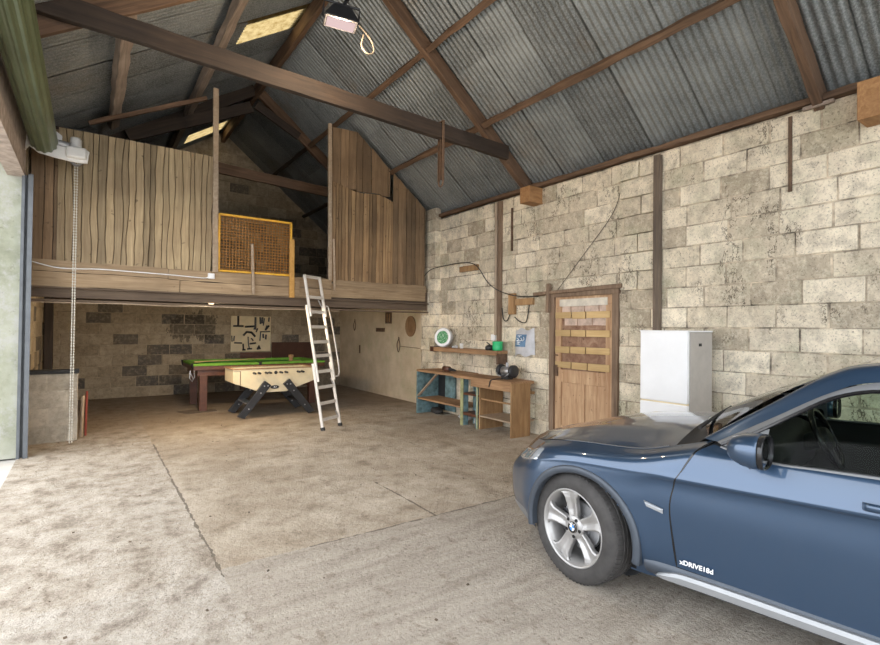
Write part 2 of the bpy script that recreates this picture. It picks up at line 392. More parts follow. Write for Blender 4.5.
# corrugated roof
def sheets(mb, edge0, edge1, y0, y1, nrm, pitch=.076, amp=.009, wid=.684, skip=(), only=None):
    e0 = Vector(edge0); e1 = Vector(edge1); n_ = Vector(nrm).normalized(); y = y0; k = 0
    while y < y1:
        ya = y; yb = min(y+wid+.12, y1+.12); m = max(4, int((yb-ya)/pitch*8)); rows = []
        hit = any(a <= (ya+wid/2) <= b for a, b in skip)
        if (only is None and not hit) or (only is not None and any(a <= (ya+wid/2) <= b for a, b in only)):
            for t_ in (0, .5, 1):
                row = []
                for j in range(m+1):
                    yy = ya+(yb-ya)*j/m; p = e0.lerp(e1, t_)
                    off = amp*math.sin(2*PI*(yy-y0)/pitch) + .011*(j/m) + .003*math.sin(k*2.3+t_*2)
                    row.append(Vector((p.x, yy, p.z)) + n_*off)
                rows.append(row)
            mb.grid(rows)
        y += wid; k += 1
    return mb
nR = Vector((.803, 0, 1)); nL = Vector((-.664, 0, 1))
zR = lambda x: 5.85-.803*(x-2.947); zL = lambda x: 6.19-.664*(2.55-x)
mb = MB(); ys = -3.4
for (xa, xb, dz) in ((2.53, 4.10, .012), (4.02, 6.0, 0)):
    sheets(mb, (xa, 0, zR(xa)+dz), (xb, 0, zR(xb)+dz), ys, 12.9, nR)
struct(mb.build('ceiling_right', MT['sheet'], smooth=True, recalc=False))
mb = MB(); SK = [(7.0, 7.85), (11.4, 12.5)]
for (xa, xb, dz, sk) in ((2.57, 1.45, .005, SK), (1.66, -1.2, 0, [])):
    sheets(mb, (xa, 0, zL(xa)+dz), (xb, 0, zL(xb)+dz), ys, 12.9, nL, skip=sk)
struct(mb.build('ceiling_left', MT['sheet'], smooth=True, recalc=False))
for q, s_ in enumerate(SK):
    struct(sheets(MB(), (2.57, 0, zL(2.57)+.012), (1.45, 0, zL(1.45)+.012), ys, 12.9, nL, only=[s_]).build('window_%d' % (q+1), MT['rooflight'], smooth=True, recalc=False))
struct(MB().prism([(2.42, zL(2.42)+.06), (2.55, 6.26), (2.75, zR(2.75)+.06), (2.75, zR(2.75)+.05), (2.55, 6.235), (2.42, zL(2.42)+.05)], -13, 3.5, Matrix.Rotation(R(90), 4, 'X')).build('trim_5', MT['sheet']))

# ---------------------------------------------------------------- roof timbers
def timber(name, label, cat, p0, p1, wd, ht, mt, group=None, upv=(0,0,1), jit=.006, parent=None, seed=0):
    rnd = random.Random(seed or hash((round(p0[0], 2), round(p1[1], 2), round(p0[2], 2))) & 0xffff)
    a, b = Vector(p0), Vector(p1); x = b-a; L = x.length; x.normalize()
    y = Vector(upv).cross(x)
    if y.length < 1e-3: y = Vector((0, 1, 0)).cross(x)
    y.normalize(); z = x.cross(y)
    n = max(2, int(L/.22)); rings = []
    for i in range(n+1):
        dx = L*i/n; rings.append([Vector((dx, sy*wd/2+rnd.uniform(-jit, jit), sz*ht/2+rnd.uniform(-jit, jit))) for sy, sz in ((-1,-1),(1,-1),(1,1),(-1,1))])
    mb = MB().rings(rings); o = mb.build(name, mt, bevel=.006)
    m = Matrix((x, y, z)).transposed().to_4x4(); m.translation = a; o.matrix_world = m
    if label: tag(o, label, cat, group)
    return o
# rafters: line of the underside right z = 5.64-.803(x-2.947); left z = 5.98-.664(2.53-x)
def rafR(x, d=0): return 5.64-.803*(x-2.947)+d
def rafL(x, d=0): return 5.98-.664*(2.53-x)+d
TR = [(1.74, 'above the car near the camera'), (5.46, 'meeting the long tie beam'), (9.75, 'inside the dark loft')]
RL = {0: 'brown rafter on the right slope, the one above the car', 1: 'brown rafter on the right slope meeting the end of the long tie beam', 2: 'brown rafter on the right slope inside the dark loft'}
LL = {1: 'brown rafter on the left slope behind the green shutter roll', 2: 'dark rafter on the left slope inside the loft'}
for i, (y, _) in enumerate(TR):
    timber('rafter', RL[i], 'rafter', (2.615, y, rafR(2.615)+.10), (5.53, y, rafR(5.53)+.10), .085, .18, MT['beam'], 'rafters of the roof trusses')
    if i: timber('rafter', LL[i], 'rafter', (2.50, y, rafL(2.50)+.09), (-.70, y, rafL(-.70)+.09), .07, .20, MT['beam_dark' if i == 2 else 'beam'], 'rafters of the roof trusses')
timber('tie_beam', 'long dark tie beam crossing the whole roof space', 'beam', (-.50, 5.38, 4.29), (4.95, 5.38, 4.125), .075, .20, MT['beam_dark'])
timber('collar_beam', 'brown beam crossing the dark loft in front of the gable', 'beam', (1.2, 9.68, 4.45), (4.3, 9.68, 4.31), .07, .19, MT['beam'])
timber('ridge_board', 'long brown ridge board along the roof apex', 'beam', (2.53, -3.4, 6.03), (2.53, 12.65, 6.03), .075, .22, MT['beam'])
yy = [-3.4, 1.69, 1.79, 5.41, 5.51, 9.70, 9.80, 12.66]
wh = ['above the car', 'over the middle of the garage', 'between tie beam and loft', 'inside the loft']
for (x, nm) in ((3.57, 'upper'), (4.52, 'lower')):
    for k in range(4):
        if k == 0 and nm == 'upper': continue
        a, b = yy[2*k]+.002, yy[2*k+1]-.002
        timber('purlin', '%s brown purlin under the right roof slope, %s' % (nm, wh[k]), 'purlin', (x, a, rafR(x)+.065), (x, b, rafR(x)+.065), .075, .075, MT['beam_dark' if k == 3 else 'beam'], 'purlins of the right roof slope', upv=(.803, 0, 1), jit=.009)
for (x, nm) in ((.25, 'lower'), (1.35, 'upper')):
    for k in (2, 3):
        a, b = ((5.50, 9.70), (9.80, 12.66))[k-2]
        timber('purlin', '%s pale weathered purlin under the left roof slope, %s' % (nm, wh[k]), 'purlin', (x, a, rafL(x)+.07), (x, b if k == 3 else 8.9+.8*(nm == 'upper'), rafL(x)+.07), .13, .09, MT['beam_pale'], 'purlins of the left roof slope', upv=(-.664, 0, 1), jit=.009)
timber('wall_plate', 'thin brown timber along the top of the right block wall', 'beam', (5.47, -3.4, 3.69), (5.47, 8.2, 3.72), .10, .06, MT['beam'], jit=.01)
tag(MB().box(5.42, 5.46, 1.62, 1.86, 3.625, 3.66).build('packing_board', MT['beam_pale'], bevel=.004), 'short pale board packed under the rafter above the car', 'board')
# timber pads on the wall top
for (nm, lab, x0, y0, y1, z0, z1) in (('timber_block', 'orange brown timber block on the wall under the middle rafter', 5.20, 5.17, 5.37, 3.42, 3.655), ('timber_block', 'orange timber block on the wall at the upper right corner', 5.22, 1.22, 1.40, 3.33, 3.65)):
    tag(MB().box(x0, 5.52, y0, y1, z0, z1).build(nm, MT['block'], bevel=.006), lab, 'timber block', 'timber blocks on the right wall')
timber('brace', 'pale edged timber rising behind the left plank partition', 'brace', (-.05, 8.3, 4.30), (1.42, 8.3, 5.05), .05, .06, MT['beam'])
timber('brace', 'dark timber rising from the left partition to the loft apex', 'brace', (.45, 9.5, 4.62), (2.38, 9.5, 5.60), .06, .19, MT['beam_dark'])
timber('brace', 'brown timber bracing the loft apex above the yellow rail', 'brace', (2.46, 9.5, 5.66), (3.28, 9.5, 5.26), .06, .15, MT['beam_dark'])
# stirrup hanging on the tie beam
st = MB()
for s_ in (-1, 1): st.bar((3.77, 5.38+s_*.05, 4.30), (3.77, 5.38+s_*.05, 3.5), .035, .012, (0, 1, 0))
st.tube([(3.77, 5.38+.05*math.cos(a), 3.5-.07*math.sin(a)) for a in [PI*k/10 for k in range(11)]], .012, 8)
st.bar((3.77, 5.32, 4.29), (3.77, 5.44, 4.29), .035, .012)
st.box(3.752, 3.788, 5.375, 5.39, 3.52, 4.06)
tag(st.build('hanging_strap', MT['rust'], bevel=.002), 'rusty metal strap loop hanging from the tie beam', 'strap')
# ---------------------------------------------------------------- loft
struct(MB().box(-.66, 5.58, 8.06, 12.7, 2.04, 2.30).build('floor_loft', MT['joist']))
tag(MB().box(-.64, 5.34, 8.04, 8.075, 1.90, 2.04).box(-.64, 5.34, 7.97, 8.14, 2.015, 2.035).box(-.64, 5.34, 7.985, 8.13, 1.85, 1.875).build('loft_beam', MT['joist'], bevel=.003), 'dark brown steel joist carrying the front of the loft', 'beam')
tag(MB().tube([(-.64, 7.99, 1.838)]+[(x, 7.99+.006*math.sin(x*9), 1.838+.005*math.sin(x*5)) for x in [k*.25 for k in range(-2, 15)]], .008, 6).build('pipe', MT['pale_wood']), 'thin pale pipe along the underside of the loft beam', 'pipe')
fas = MB(); rnd = random.Random(4); x = -.64
for (x0, x1, z0, z1, d) in ((-.64, 1.05, 2.04, 2.22, 0), (1.06, 3.36, 2.04, 2.2, .004), (-.64, .9, 2.23, 2.37, -.004), (.91, 3.36, 2.21, 2.37, 0), ):
    n = 14; f_ = [(x0+(x1-x0)*k/n, 8.0+d, z0+rnd.uniform(-.006, .006)) for k in range(n+1)]; g_ = [(p[0], p[1], z1+rnd.uniform(-.006, .006)) for p in f_]
    b_ = [(p[0], 8.035, p[2]) for p in f_]; h_ = [(p[0], 8.035, p[2]) for p in g_]
    fas.grid([f_, g_, h_, b_, f_])
tag(fas.build('fascia_board', MT['fascia']), 'brown fascia boards below the left plank partition and yellow rail', 'board')
fas = MB(); n = 18; rnd = random.Random(9)
f_ = [(3.37+1.9*k/n, 8.0, 2.07+rnd.uniform(-.004, .004)) for k in range(n+1)]; g_ = [(p[0], 8.0, 2.27+.02*math.sin(p[0]*4)+rnd.uniform(-.012, .012)) for p in f_]
fas.grid([f_, g_, [(p[0], 8.03, p[2]) for p in g_], [(p[0], 8.03, p[2]) for p in f_], f_])
f_ = [(3.42+1.86*k/n, 7.985, 2.24+rnd.uniform(-.012, .012)) for k in range(n+1)]; g_ = [(p[0], 7.995, 2.37+rnd.uniform(-.006, .006)) for p in f_]
fas.grid([f_, g_, [(p[0], 8.03, p[2]) for p in g_], [(p[0], 8.03, p[2]) for p in f_], f_])
tag(fas.build('fascia_board', MT['fascia']), 'ragged brown fascia boards below the right plank partition', 'board')

def planks(mb, x0, x1, zb, zt, y, wmin, wmax, seed, wave=.012, y1=None):
    rnd = random.Random(seed); x = x0; k = 0; ph = rnd.random()*9
    edge = lambda xx, z, s: xx + wave*(noise.noise(Vector((s*3.7, z*1.6, seed)))+.5*noise.noise(Vector((s*5.1, z*4.5, seed))))
    s = 0
    while x < x1-.02:
        w_ = min(rnd.uniform(wmin, wmax), x1-x); n = 16; d = rnd.uniform(-.006, .006)+(.010 if k % 2 else 0)
        top = zt if callable(zt) else (lambda q: zt); t0, t1 = top(x), top(x+w_)
        b0 = zb+rnd.uniform(-.015, .01); rows = []
        for i in range(n+1):
            f = i/n; z = b0+(min(t0, t1)-b0)*f
            za = b0+(t0-b0)*f; zc = b0+(t1-b0)*f
            xl = edge(x, z, s)+.0025 if k else x; xr = edge(x+w_, z, s+1)-.0025
            yb = y-d
            rows.append([(xl, yb+.02, za), (xl+.001, yb+.004, za), (xl+.005, yb, za), (xr-.005, yb, zc), (xr-.001, yb+.004, zc), (xr, yb+.02, zc)])
        mb.grid(rows)
        x += w_; k += 1; s += 1
    return mb
p = thing('plank_partition', 'grey brown waney edged plank partition at the left end of the loft', 'partition', (.4, 8.0, 2.36))
planks(MB(), -.36, 1.47, 2.36, 4.08, 8.01, .062, .098, 3, .026).build('boarding', MT['plank_grey'], p)
planks(MB(), -.63, -.30, 2.36, 4.06, 8.045, .10, .14, 6, .012).build('side_boarding', MT['plank_dark'], p)
MB().box(-.63, 1.47, 8.05, 8.09, 3.98, 4.10).box(-.63, 1.47, 8.05, 8.09, 2.36, 2.46).box(-.63, 1.47, 8.055, 8.06, 2.37, 4.06).build('backing_frame', MT['beam_dark'], p)
p = thing('plank_partition', 'tall brown plank partition at the right end of the loft beside the block pier', 'partition', (4.3, 8.0, 2.33))
roofz = lambda x: min(4.99+.05*(x-3.3), 5.72-.803*(x-2.947))
planks(MB(), 3.36, 4.50, 3.98, roofz, 8.045, .11, .19, 11, .006).build('upper_boarding', MT['plank_dark'], p)
planks(MB(), 3.36, 4.56, 2.33, lambda x: 4.02-.10*(x-3.36)-.03*math.sin(x*7), 8.02, .045, .085, 13, .014).build('lower_boarding', MT['plank_brown'], p)
planks(MB(), 4.56, 5.27, 2.36, roofz, 8.03, .07, .12, 17, .008).build('side_boarding', MT['plank_dark'], p)
MB().box(3.30, 5.27, 8.07, 8.08, 2.33, 3.85).build('backing_frame', MT['beam_dark'], p)
timber('post', 'tall slim timber post at the right edge of the left plank partition', 'post', (1.52, 8.0, 2.36), (1.49, 8.0, 5.10), .075, .05, MT['pale_wood'], upv=(0, 1, 0), jit=.003)
timber('post', 'tall slim timber post at the left edge of the right plank partition', 'post', (3.33, 8.0, 2.36), (3.29, 8.0, 5.02), .06, .05, MT['pale_wood'], upv=(0, 1, 0), jit=.003)
timber('stick', 'short pale stick fixed upright beside the top of the ladder', 'stick', (3.40, 7.96, 2.18), (3.37, 7.96, 3.06), .035, .03, MT['pale_wood'], upv=(0, 1, 0), jit=.002)
timber('stick', 'thin pale stick upright in front of the yellow mesh rail', 'stick', (2.07, 7.97, 2.06), (2.04, 7.97, 2.83), .04, .025, MT['pale_wood'], upv=(0, 1, 0), jit=.002)
timber('post', 'short orange board post at the right end of the yellow mesh rail', 'post', (2.67, 7.97, 2.03), (2.66, 7.97, 2.97), .08, .03, MT['orange_wood'], upv=(0, 1, 0), jit=.002)
tag(MB().box(2.70, 2.80, 7.975, 8.0, 2.06, 2.36).build('board_offcut', MT['fascia'], bevel=.003), 'small upright board offcut beside the orange post', 'board')
p = thing('mesh_guard_rail', 'yellow framed square mesh guard rail at the loft opening', 'guard rail', (2.1, 8.02, 2.38))
f = MB()
for a, b in (((1.56, 2.39), (2.67, 2.39)), ((1.56, 3.24), (2.67, 3.24)), ((1.57, 2.39), (1.57, 3.24)), ((2.66, 2.39), (2.66, 3.24))):
    f.bar((a[0], 8.02, a[1]), (b[0], 8.02, b[1]), .03, .03, (0, 1, 0))
f.build('frame', MT['yellow'], p, bevel=.003)
f = MB()
for k in range(24): f.tube([(1.59+k*.0455, 8.025, 2.40), (1.59+k*.0455, 8.025, 3.23)], .007, 5)
for k in range(19): f.tube([(1.57, 8.015, 2.42+k*.0445), (2.66, 8.015, 2.42+k*.0445)], .007, 5)
tag(f.build('wire_mesh', MT['wire'], p))
cab = cr([(-.62, 7.985, 2.34), (-.32, 7.985, 2.275), (.1, 7.985, 2.29), (.45, 7.985, 2.285), (.95, 7.985, 2.275), (1.36, 7.985, 2.26), (1.43, 7.985, 2.285)], 8)
tag(MB().tube(cab, .007, 6).build('cable', MT['white']), 'white cable clipped along the fascia boards', 'cable')
p = thing('junction_box', 'small white electrical box at the end of the white cable', 'electrical box', (1.46, 7.98, 2.30))
MB().box(1.42, 1.51, 7.965, 8.0, 2.255, 2.335).build('box', MT['white'], p, bevel=.006)
MB().box(1.432, 1.498, 7.96, 7.966, 2.267, 2.323).build('lid', MT['white'], p, bevel=.003)

p = thing('lamp', 'small pale fitting fixed behind the loft beam with an added light', 'lamp', (1.52, 8.3, 1.9))
MB().box(1.44, 1.60, 8.20, 8.30, 1.985, 2.035).build('base', MT['offwhite'], p, bevel=.006)
t = NT('added_bulb_glow'); t.set((.9, .85, .75), .4); t.b.inputs['Emission Color'].default_value = (1, .8, .55, 1); t.b.inputs['Emission Strength'].default_value = 1.0
MB().lathe([(0, 0), (.028, .004), (.04, .03), (.035, .07), (.022, .10), (.02, .12)], Matrix.Translation((1.52, 8.25, 1.868)), 20).build('added_bulb', t.m, p, smooth=True)
lp = bpy.data.lights.new('added_loft_light', 'POINT'); lp.energy = 85; lp.color = (1, .78, .50); lp.shadow_soft_size = .05  # glow and light added at the pale fitting to brighten under the loft
lo = bpy.data.objects.new('added_loft_light', lp); C.objects.link(lo); lo.location = (1.52, 8.33, 1.80)
# stub wall under the loft and the things beside it
sw = blockwall(MB(), (-.64, 8.3, 0), (1, 0, 0), (0, -1, 0), .53, .90, seed=31, jit=.002, depth=.1)
sw.box(-.635, -.115, 8.305, 8.42, 0, .90)
o = sw.build('stub_wall', MT['blk_stub'], bevel=.004); struct(o)
tag(MB().box(-.64, -.10, 8.26, 8.44, .905, .955).build('board', MT['rubber'], bevel=.004), 'dark board capping the low block wall at the left', 'board')
tag(MB().tube([(-.07, 8.52, 0), (-.055, 8.60, .56)], .022, 8).build('rod', MT['pale_wood']), 'pale wooden rod leaning beside the low block wall', 'rod')
tag(MB().tube([(-.02, 8.60, 0), (-.01, 8.62, .62)], .014, 8).build('rod', plain('red_paint', (.30, .06, .04), .5)), 'thin red rod standing beside the low block wall', 'rod')
timber('post', 'dark timber post against the left wall under the loft', 'post', (-.58, 11.1, 0), (-.58, 11.1, 2.03), .12, .20, MT['beam_dark'], upv=(0, 1, 0))

# back wall boards
tb = thing('tool_board', 'cream pegboard with painted black tool outlines on the back wall', 'tool board', (3.25, 12.68, .95))
MB().box(2.78, 3.72, 12.655, 12.675, .95, 1.81).build('panel', MT['cream'], tb, bevel=.003)
sh = MB(); rnd = random.Random(5)
def stroke(pts, r=.014): sh.tube([(2.78+px_*.94, 12.651, .95+py_*.86) for px_, py_ in pts], r, 5)
for a in ([(.05, .72), (.30, .72)], [(.17, .72), (.17, 1.0)], [(.34, .70), (.58, .72), (.57, .62)], [(.60, .98), (.60, .62)], [(.72, .98), (.73, .78)], [(.78, .98), (.77, .80)], [(.83, .95), (.80, .74)], [(.95, .98), (.94, .85)], [(.86, .62), (.95, .74)], [(.90, .74), (.86, .60)],
          [(.30, .45), (.38, .55), (.50, .54), (.60, .42)], [(.42, .42), (.43, .22), (.46, .06)], [(.40, .07), (.52, .08)], [(.31, .05), (.30, .22)], [(.28, .05), (.36, .05)], [(.46, .22), (.62, .24)], [(.02, .45), (.03, .28)], [(.08, .44), (.07, .30)], [(.08, .25), (.27, .24)], [(.66, .05), (.70, .16), (.73, .06)], [(.68, .1), (.72, .1)], [(.74, .56), (.72, .3)], [(.80, .50), (.81, .38)], [(.62, .55), (.66, .66)], [(.88, .48), (.87, .34)], [(.50, .38), (.55, .30)], [(.72, .56), (.98, .57)]):
    stroke(a, rnd.uniform(.015, .028))
sh.build('tool_outline', MT['black'], tb)
for k, (x0, x1, z0, z1, lb) in enumerate(((3.76, 4.85, .05, 1.17, 'dark brown hardboard sheet against the back wall behind the ladder'), (3.0, 3.745, .02, .925, 'brown hardboard sheet against the back wall below the tool board'))):
    tag(MB().box(x0, x1, 12.66, 12.678, z0, z1).build('hardboard_sheet', MT['hardboard'] if k == 0 else MT['mahog'], bevel=.002), lb, 'board', 'hardboard sheets on the back wall')

# things on the cream wall under the loft
pq = MB(); m = Matrix.Translation((5.592, 9.03, 1.60)) @ Matrix.Rotation(R(-90), 4, 'Y')
pq.prism([(.22*math.cos(a), .20*math.sin(a)) for a in [2*PI*k/28 for k in range(28)]], -.005, .022, m)
for k in range(3): pq.tube([(5.565, 9.03+.06*(k-1), 1.47), (5.565, 9.03+.06*(k-1), 1.73)], .006, 5)
tag(pq.build('round_plaque', wood('plaque_wood', (.24, .13, .06), (.42, .26, .13), (8, 8, 2)), bevel=.004), 'round brown wooden plaque hanging on the cream wall', 'plaque')
tag(MB().box(5.575, 5.60, 10.18, 10.58, 1.47, 1.56).build('metal_plate', MT['rust'], bevel=.003), 'small dark brown rectangular plate on the cream wall', 'plate')
p = thing('picture_frame', 'small dark framed vent panel high on the cream wall', 'frame', (5.59, 9.98, 1.78))
f = MB()
for a in ((9.86, 9.90, 1.66, 1.92), (10.08, 10.12, 1.66, 1.92), (9.9, 10.08, 1.66, 1.70), (9.9, 10.08, 1.88, 1.92), (9.97, 10.01, 1.70, 1.88)): f.box(5.57, 5.60, *a)
f.build('frame', MT['rust'], p); MB().box(5.588, 5.6, 9.88, 10.1, 1.68, 1.9).build('panel', MT['bench_panel'], p)
def loop(name, lab, y, z, h_, w_, cat):
    pts = [(5.585, y, z+h_/2), (5.58, y-w_/2, z), (5.58, y, z-h_/2), (5.58, y+w_/2, z), (5.585, y, z+h_/2)]
    tag(MB().tube(cr(pts, 6), .008, 6).tube([(5.60, y, z+h_/2), (5.575, y, z+h_/2+.03)], .008, 6).build(name, MT['rust']), lab, cat)
loop('wire_loop', 'wire loop hanging on the cream wall below the small panel', 9.52, 1.18, .30, .13, 'wire')
loop('wire_loop', 'small wire triangle hanging high at the far end of the cream wall', 11.75, 1.62, .26, .12, 'wire')
tag(MB().tube([(5.588, 9.44, 1.16), (5.59, 8.45, 1.14)], .006, 5).build('cable', MT['rust']), 'thin brown wire running along the cream wall', 'cable')
tag(MB().bar((5.585, 11.45, 1.12), (5.585, 11.45, .92), .03, .02, (1, 0, 0)).build('hook', MT['rust']), 'short dark hook on the far end of the cream wall', 'hook')

# ---------------------------------------------------------------- door in the right wall
d = thing('door_1', 'door', 'door', (5.46, 4.4, 0)); del d['category']; del d['label']; d['kind'] = 'structure'
MB().box(5.43, 5.52, 4.90, 4.985, 0, 2.10).box(5.43, 5.52, 3.845, 3.93, 0, 2.08).box(5.425, 5.52, 3.83, 5.0, 2.02, 2.095).build('door_frame', MT['frame'], d, bevel=.006)
f = MB().box(5.47, 5.51, 3.93, 4.05, .02, 1.90).box(5.47, 5.51, 4.79, 4.90, .02, 1.90).box(5.47, 5.51, 4.05, 4.79, .82, 1.0).box(5.47, 5.51, 4.05, 4.79, .02, .22).box(5.47, 5.51, 3.93, 4.90, 1.90, 2.03).box(5.47, 5.51, 4.38, 4.47, .22, .82).build('stile', MT['door'], d, bevel=.004)
for a, b in ((4.05, 4.38), (4.47, 4.79)): MB().box(5.488, 5.505, a, b, .2, .84).build('panel', MT['door'], d)
MB().box(5.54, 5.74, 3.86, 4.97, 0, 2.07).build('backing', MT['frame'], d)  # slab added to keep daylight from showing through the gap above the door
MB().box(5.492, 5.505, 4.03, 4.81, .98, 1.92).build('panel', wood('stained_door_board', (.20, .09, .05), (.50, .33, .22), (3, 3, 3), spots=.6), d)
blockwall(MB(), (5.486, 4.06, 1.62), (0, 1, 0), (-1, 0, 0), .74, .3, bl=.24, bh=.14, depth=.01, seed=4, jit=.002).build('panel', plain('faded_brick_paint', (.55, .42, .34), .85, var=.3), d)
MB().box(5.462, 5.47, 4.02, 4.82, 1.885, 1.985).build('panel', plain('pale_plaster_board', (.62, .57, .48), .9, var=.2), d)
rnd = random.Random(2)
for z in (1.76, 1.51, 1.28, 1.065):
    f = MB(); y = 4.895
    for k in range(3):
        w_ = rnd.uniform(.24, .30) if k < 2 else 10; y1 = max(y-w_, 3.965)
        f.box(5.455, 5.47, y1+.012, y-.004, z-.045+rnd.uniform(-.005, .005), z+.045); y = y1
        if y < 3.99: break
    f.build('slat', MT['ochre'], d, bevel=.003)
MB().box(5.45, 5.47, 4.84, 4.885, .90, 1.06).tube([(5.45, 4.86, 1.2), (5.41, 4.86, 1.2), (5.41, 4.80, 1.2)], .009, 6).build('handle', MT['rust'], d)
tag(MB().bar((5.40, 4.985, 1.80), (5.40, 4.97, 2.22), .05, .05, (1, 0, 0)).build('wood_strip', MT['frame'], bevel=.004), 'short upright timber strip at the upper left corner of the door frame', 'timber')
timber('lintel_board', 'rough brown timber over the door running to the bag', 'timber', (5.43, 3.78, 2.115), (5.43, 5.28, 2.085), .07, .055, MT['frame'])
# verticals and wires on the right wall
tag(MB().box(5.405, 5.47, 3.275, 3.355, 1.3, 3.62).build('wood_strip', wood('dark_strip_wood', (.10, .075, .055), (.24, .18, .13), (7, 7, .6)), bevel=.004), 'tall dark timber strip on the wall above the fridge', 'timber')
p = thing('conduit', 'tall vertical pipe on the wall above the green tin', 'pipe', (5.44, 6.09, 1.3))
MB().tube([(5.43, 6.14, 1.46), (5.43, 6.15, 3.63)], .026, 8).build('tube', MT['pale_wood'], p)
MB().box(5.42, 5.47, 6.03, 6.10, 1.25, 3.64).build('backing_strip', MT['frame'], p, bevel=.003)
tag(MB().box(5.41, 5.46, 6.15, 6.24, 1.37, 1.47).build('socket', MT['white'], bevel=.006), 'small white socket on the wall above the shelf', 'socket')
tag(MB().box(5.452, 5.468, 1.955, 1.985, 2.9, 3.62).build('iron_strip', MT['rust']), 'thin rusty iron strip down the wall at the upper right', 'strip')
tag(MB().box(5.445, 5.468, 5.79, 5.82, 2.80, 3.48).build('iron_strip', MT['rust']), 'thin rusty iron strip on the wall under the timber block', 'strip')
tag(MB().box(5.43, 5.468, 6.63, 7.14, 2.57, 2.67).build('board_offcut', MT['bench_panel'], bevel=.004), 'short brown board fixed high on the wall beside the pier', 'board')
tag(MB().box(5.40, 5.468, 5.70, 5.82, 1.79, 2.12).build('board_offcut', MT['bench_panel'], bevel=.004), 'upright brown board offcut on the wall above the bag', 'board')
tag(MB().box(5.42, 5.468, 5.31, 5.69, 1.93, 2.03).build('board_offcut', MT['bench_panel'], bevel=.004), 'level brown board offcut on the wall above the bag', 'board')
tag(MB().tube(cr([(5.35, 8.25, 2.52), (5.345, 7.95, 2.68), (5.40, 7.5, 2.73), (5.42, 7.0, 2.73), (5.40, 6.62, 2.64), (5.39, 6.3, 2.33), (5.38, 6.0, 2.17), (5.38, 5.6, 2.07), (5.43, 5.2, 2.05)], 8), .008, 6).build('cable', MT['rubber']), 'black cable draped across the block wall above the workbench', 'cable')
tag(MB().tube(cr([(5.455, 3.80, 3.42), (5.45, 3.94, 3.05), (5.45, 4.4, 2.57), (5.44, 4.84, 2.12)], 8), .0042, 6).build('cable', MT['rubber']), 'thin dark cable slanting down the wall to the door corner', 'cable')
tag(MB().tube(cr([(5.455, 6.02, 1.9), (5.445, 5.97, 1.72), (5.445, 5.88, 1.70), (5.45, 5.80, 1.85)], 6), .008, 5).tube(cr([(5.45, 5.72, 1.75), (5.445, 5.6, 1.68), (5.445, 5.46, 1.68), (5.45, 5.40, 1.95)], 6), .008, 5).build('cable', MT['rubber']), 'loose dark wires looped below the board offcuts', 'cable')

# bag hanging on the wall
bg = thing('bag', 'pale plastic sack with a blue printed panel hanging on the wall', 'bag', (5.42, 5.50, 1.36))
rows = []
for i in range(11):
    f = i/10; z = 1.16+.40*f; hw = .215-.02*f; rows.append([])
    for j in range(13):
        g = j/12*2-1; y = 5.50+g*hw; bulge = .085*(1-g*g)**.6*(math.sin(PI*min(1, .25+f*.72)))+.006*noise.noise(Vector((g*3, f*4, 1)))
        rows[-1].append((5.462-bulge, y+.02*(1-f)*0, z+(.02*math.sin(g*5) if i in (0, 10) else 0)))
MB().grid(rows).build('sack', plain('pale_plastic_sack', (.50, .50, .52), .45, var=.15), bg, smooth=True)
def bagpt(g, f, off=.004):
    bulge = .085*(1-g*g)**.6*(math.sin(PI*min(1, .25+f*.72))); return (5.462-bulge-off, 5.50+g*(.215-.02*f), 1.16+.40*f)
MB().grid([[bagpt(-.42+1.22*j/10, .33+.47*i/8) for j in range(11)] for i in range(9)]).build('printed_panel', plain('blue_print', (.10, .20, .33), .5, var=.3), bg, smooth=True)
q = MB()
for pts in ([(.55, .74), (.1, .75)], [(.33, .75), (.3, .68)], [(.62, .66), (.28, .60), (.58, .55), (-.05, .57), (.1, .66)], [(.5, .50), (.1, .50)], [(.5, .43), (.12, .42)], [(.3, .5), (.3, .43)], [(-.15, .70), (-.25, .62), (-.12, .55)]):
    q.tube([bagpt(a, b, .005) for a, b in [(v.x, v.y) for v in cr([(a, b, 0) for a, b in pts], 3)]], .0055, 5)
q.build('print_lettering', MT['white'], bg)

# ---------------------------------------------------------------- shelf and workbench
p = thing('wall_shelf', 'brown wooden shelf on the block wall above the workbench', 'shelf', (5.35, 6.85, 1.15))
MB().box(5.24, 5.47, 5.89, 7.72, 1.165, 1.215).build('board', MT['bench_top'], p, bevel=.006)
MB().box(5.22, 5.245, 5.90, 7.66, 1.14, 1.215).build('front_rail', MT['bench_top'], p, bevel=.004)
MB().box(5.27, 5.47, 5.90, 5.94, 1.0, 1.165).build('bracket', MT['rust'], p); MB().box(5.22, 5.36, 7.62, 7.74, 1.13, 1.225).build('end_block', MT['mahog'], p, bevel=.004)
# round green dial / sieve
ck = thing('round_gauge', 'round white rimmed dial with green face leaning on the shelf', 'gauge', (5.30, 7.42, 1.395))
m = Matrix.Translation((5.30, 7.42, 1.395)) @ Matrix.Rotation(R(24), 4, 'Z') @ Matrix.Rotation(R(-82), 4, 'Y')
MB().lathe([(0, -.05), (.165, -.05), (.178, -.03), (.178, .03), (.168, .04)], m).build('body', MT['grey_plastic'], ck, smooth=True)
MB().lathe([(.118, .034), (.12, .046), (.165, .046), (.17, .036)], m).build('rim', MT['white'], ck, smooth=True)
t = NT('speckled_green_face'); t.set(t.ramp(t.noise(60, 3), [(.40, (.02, .16, .05)), (.55, (.06, .30, .11)), (.66, (.5, .6, .5))]), .5); MT['gface'] = t.m
MB().lathe([(0, .038), (.12, .038)], m).build('face', MT['gface'], ck)
tn = thing('tin', 'round green plastic tub on the right end of the wall shelf', 'tub', (5.33, 5.92, 1.215))
m = Matrix.Translation((5.34, 5.99, 1.216))
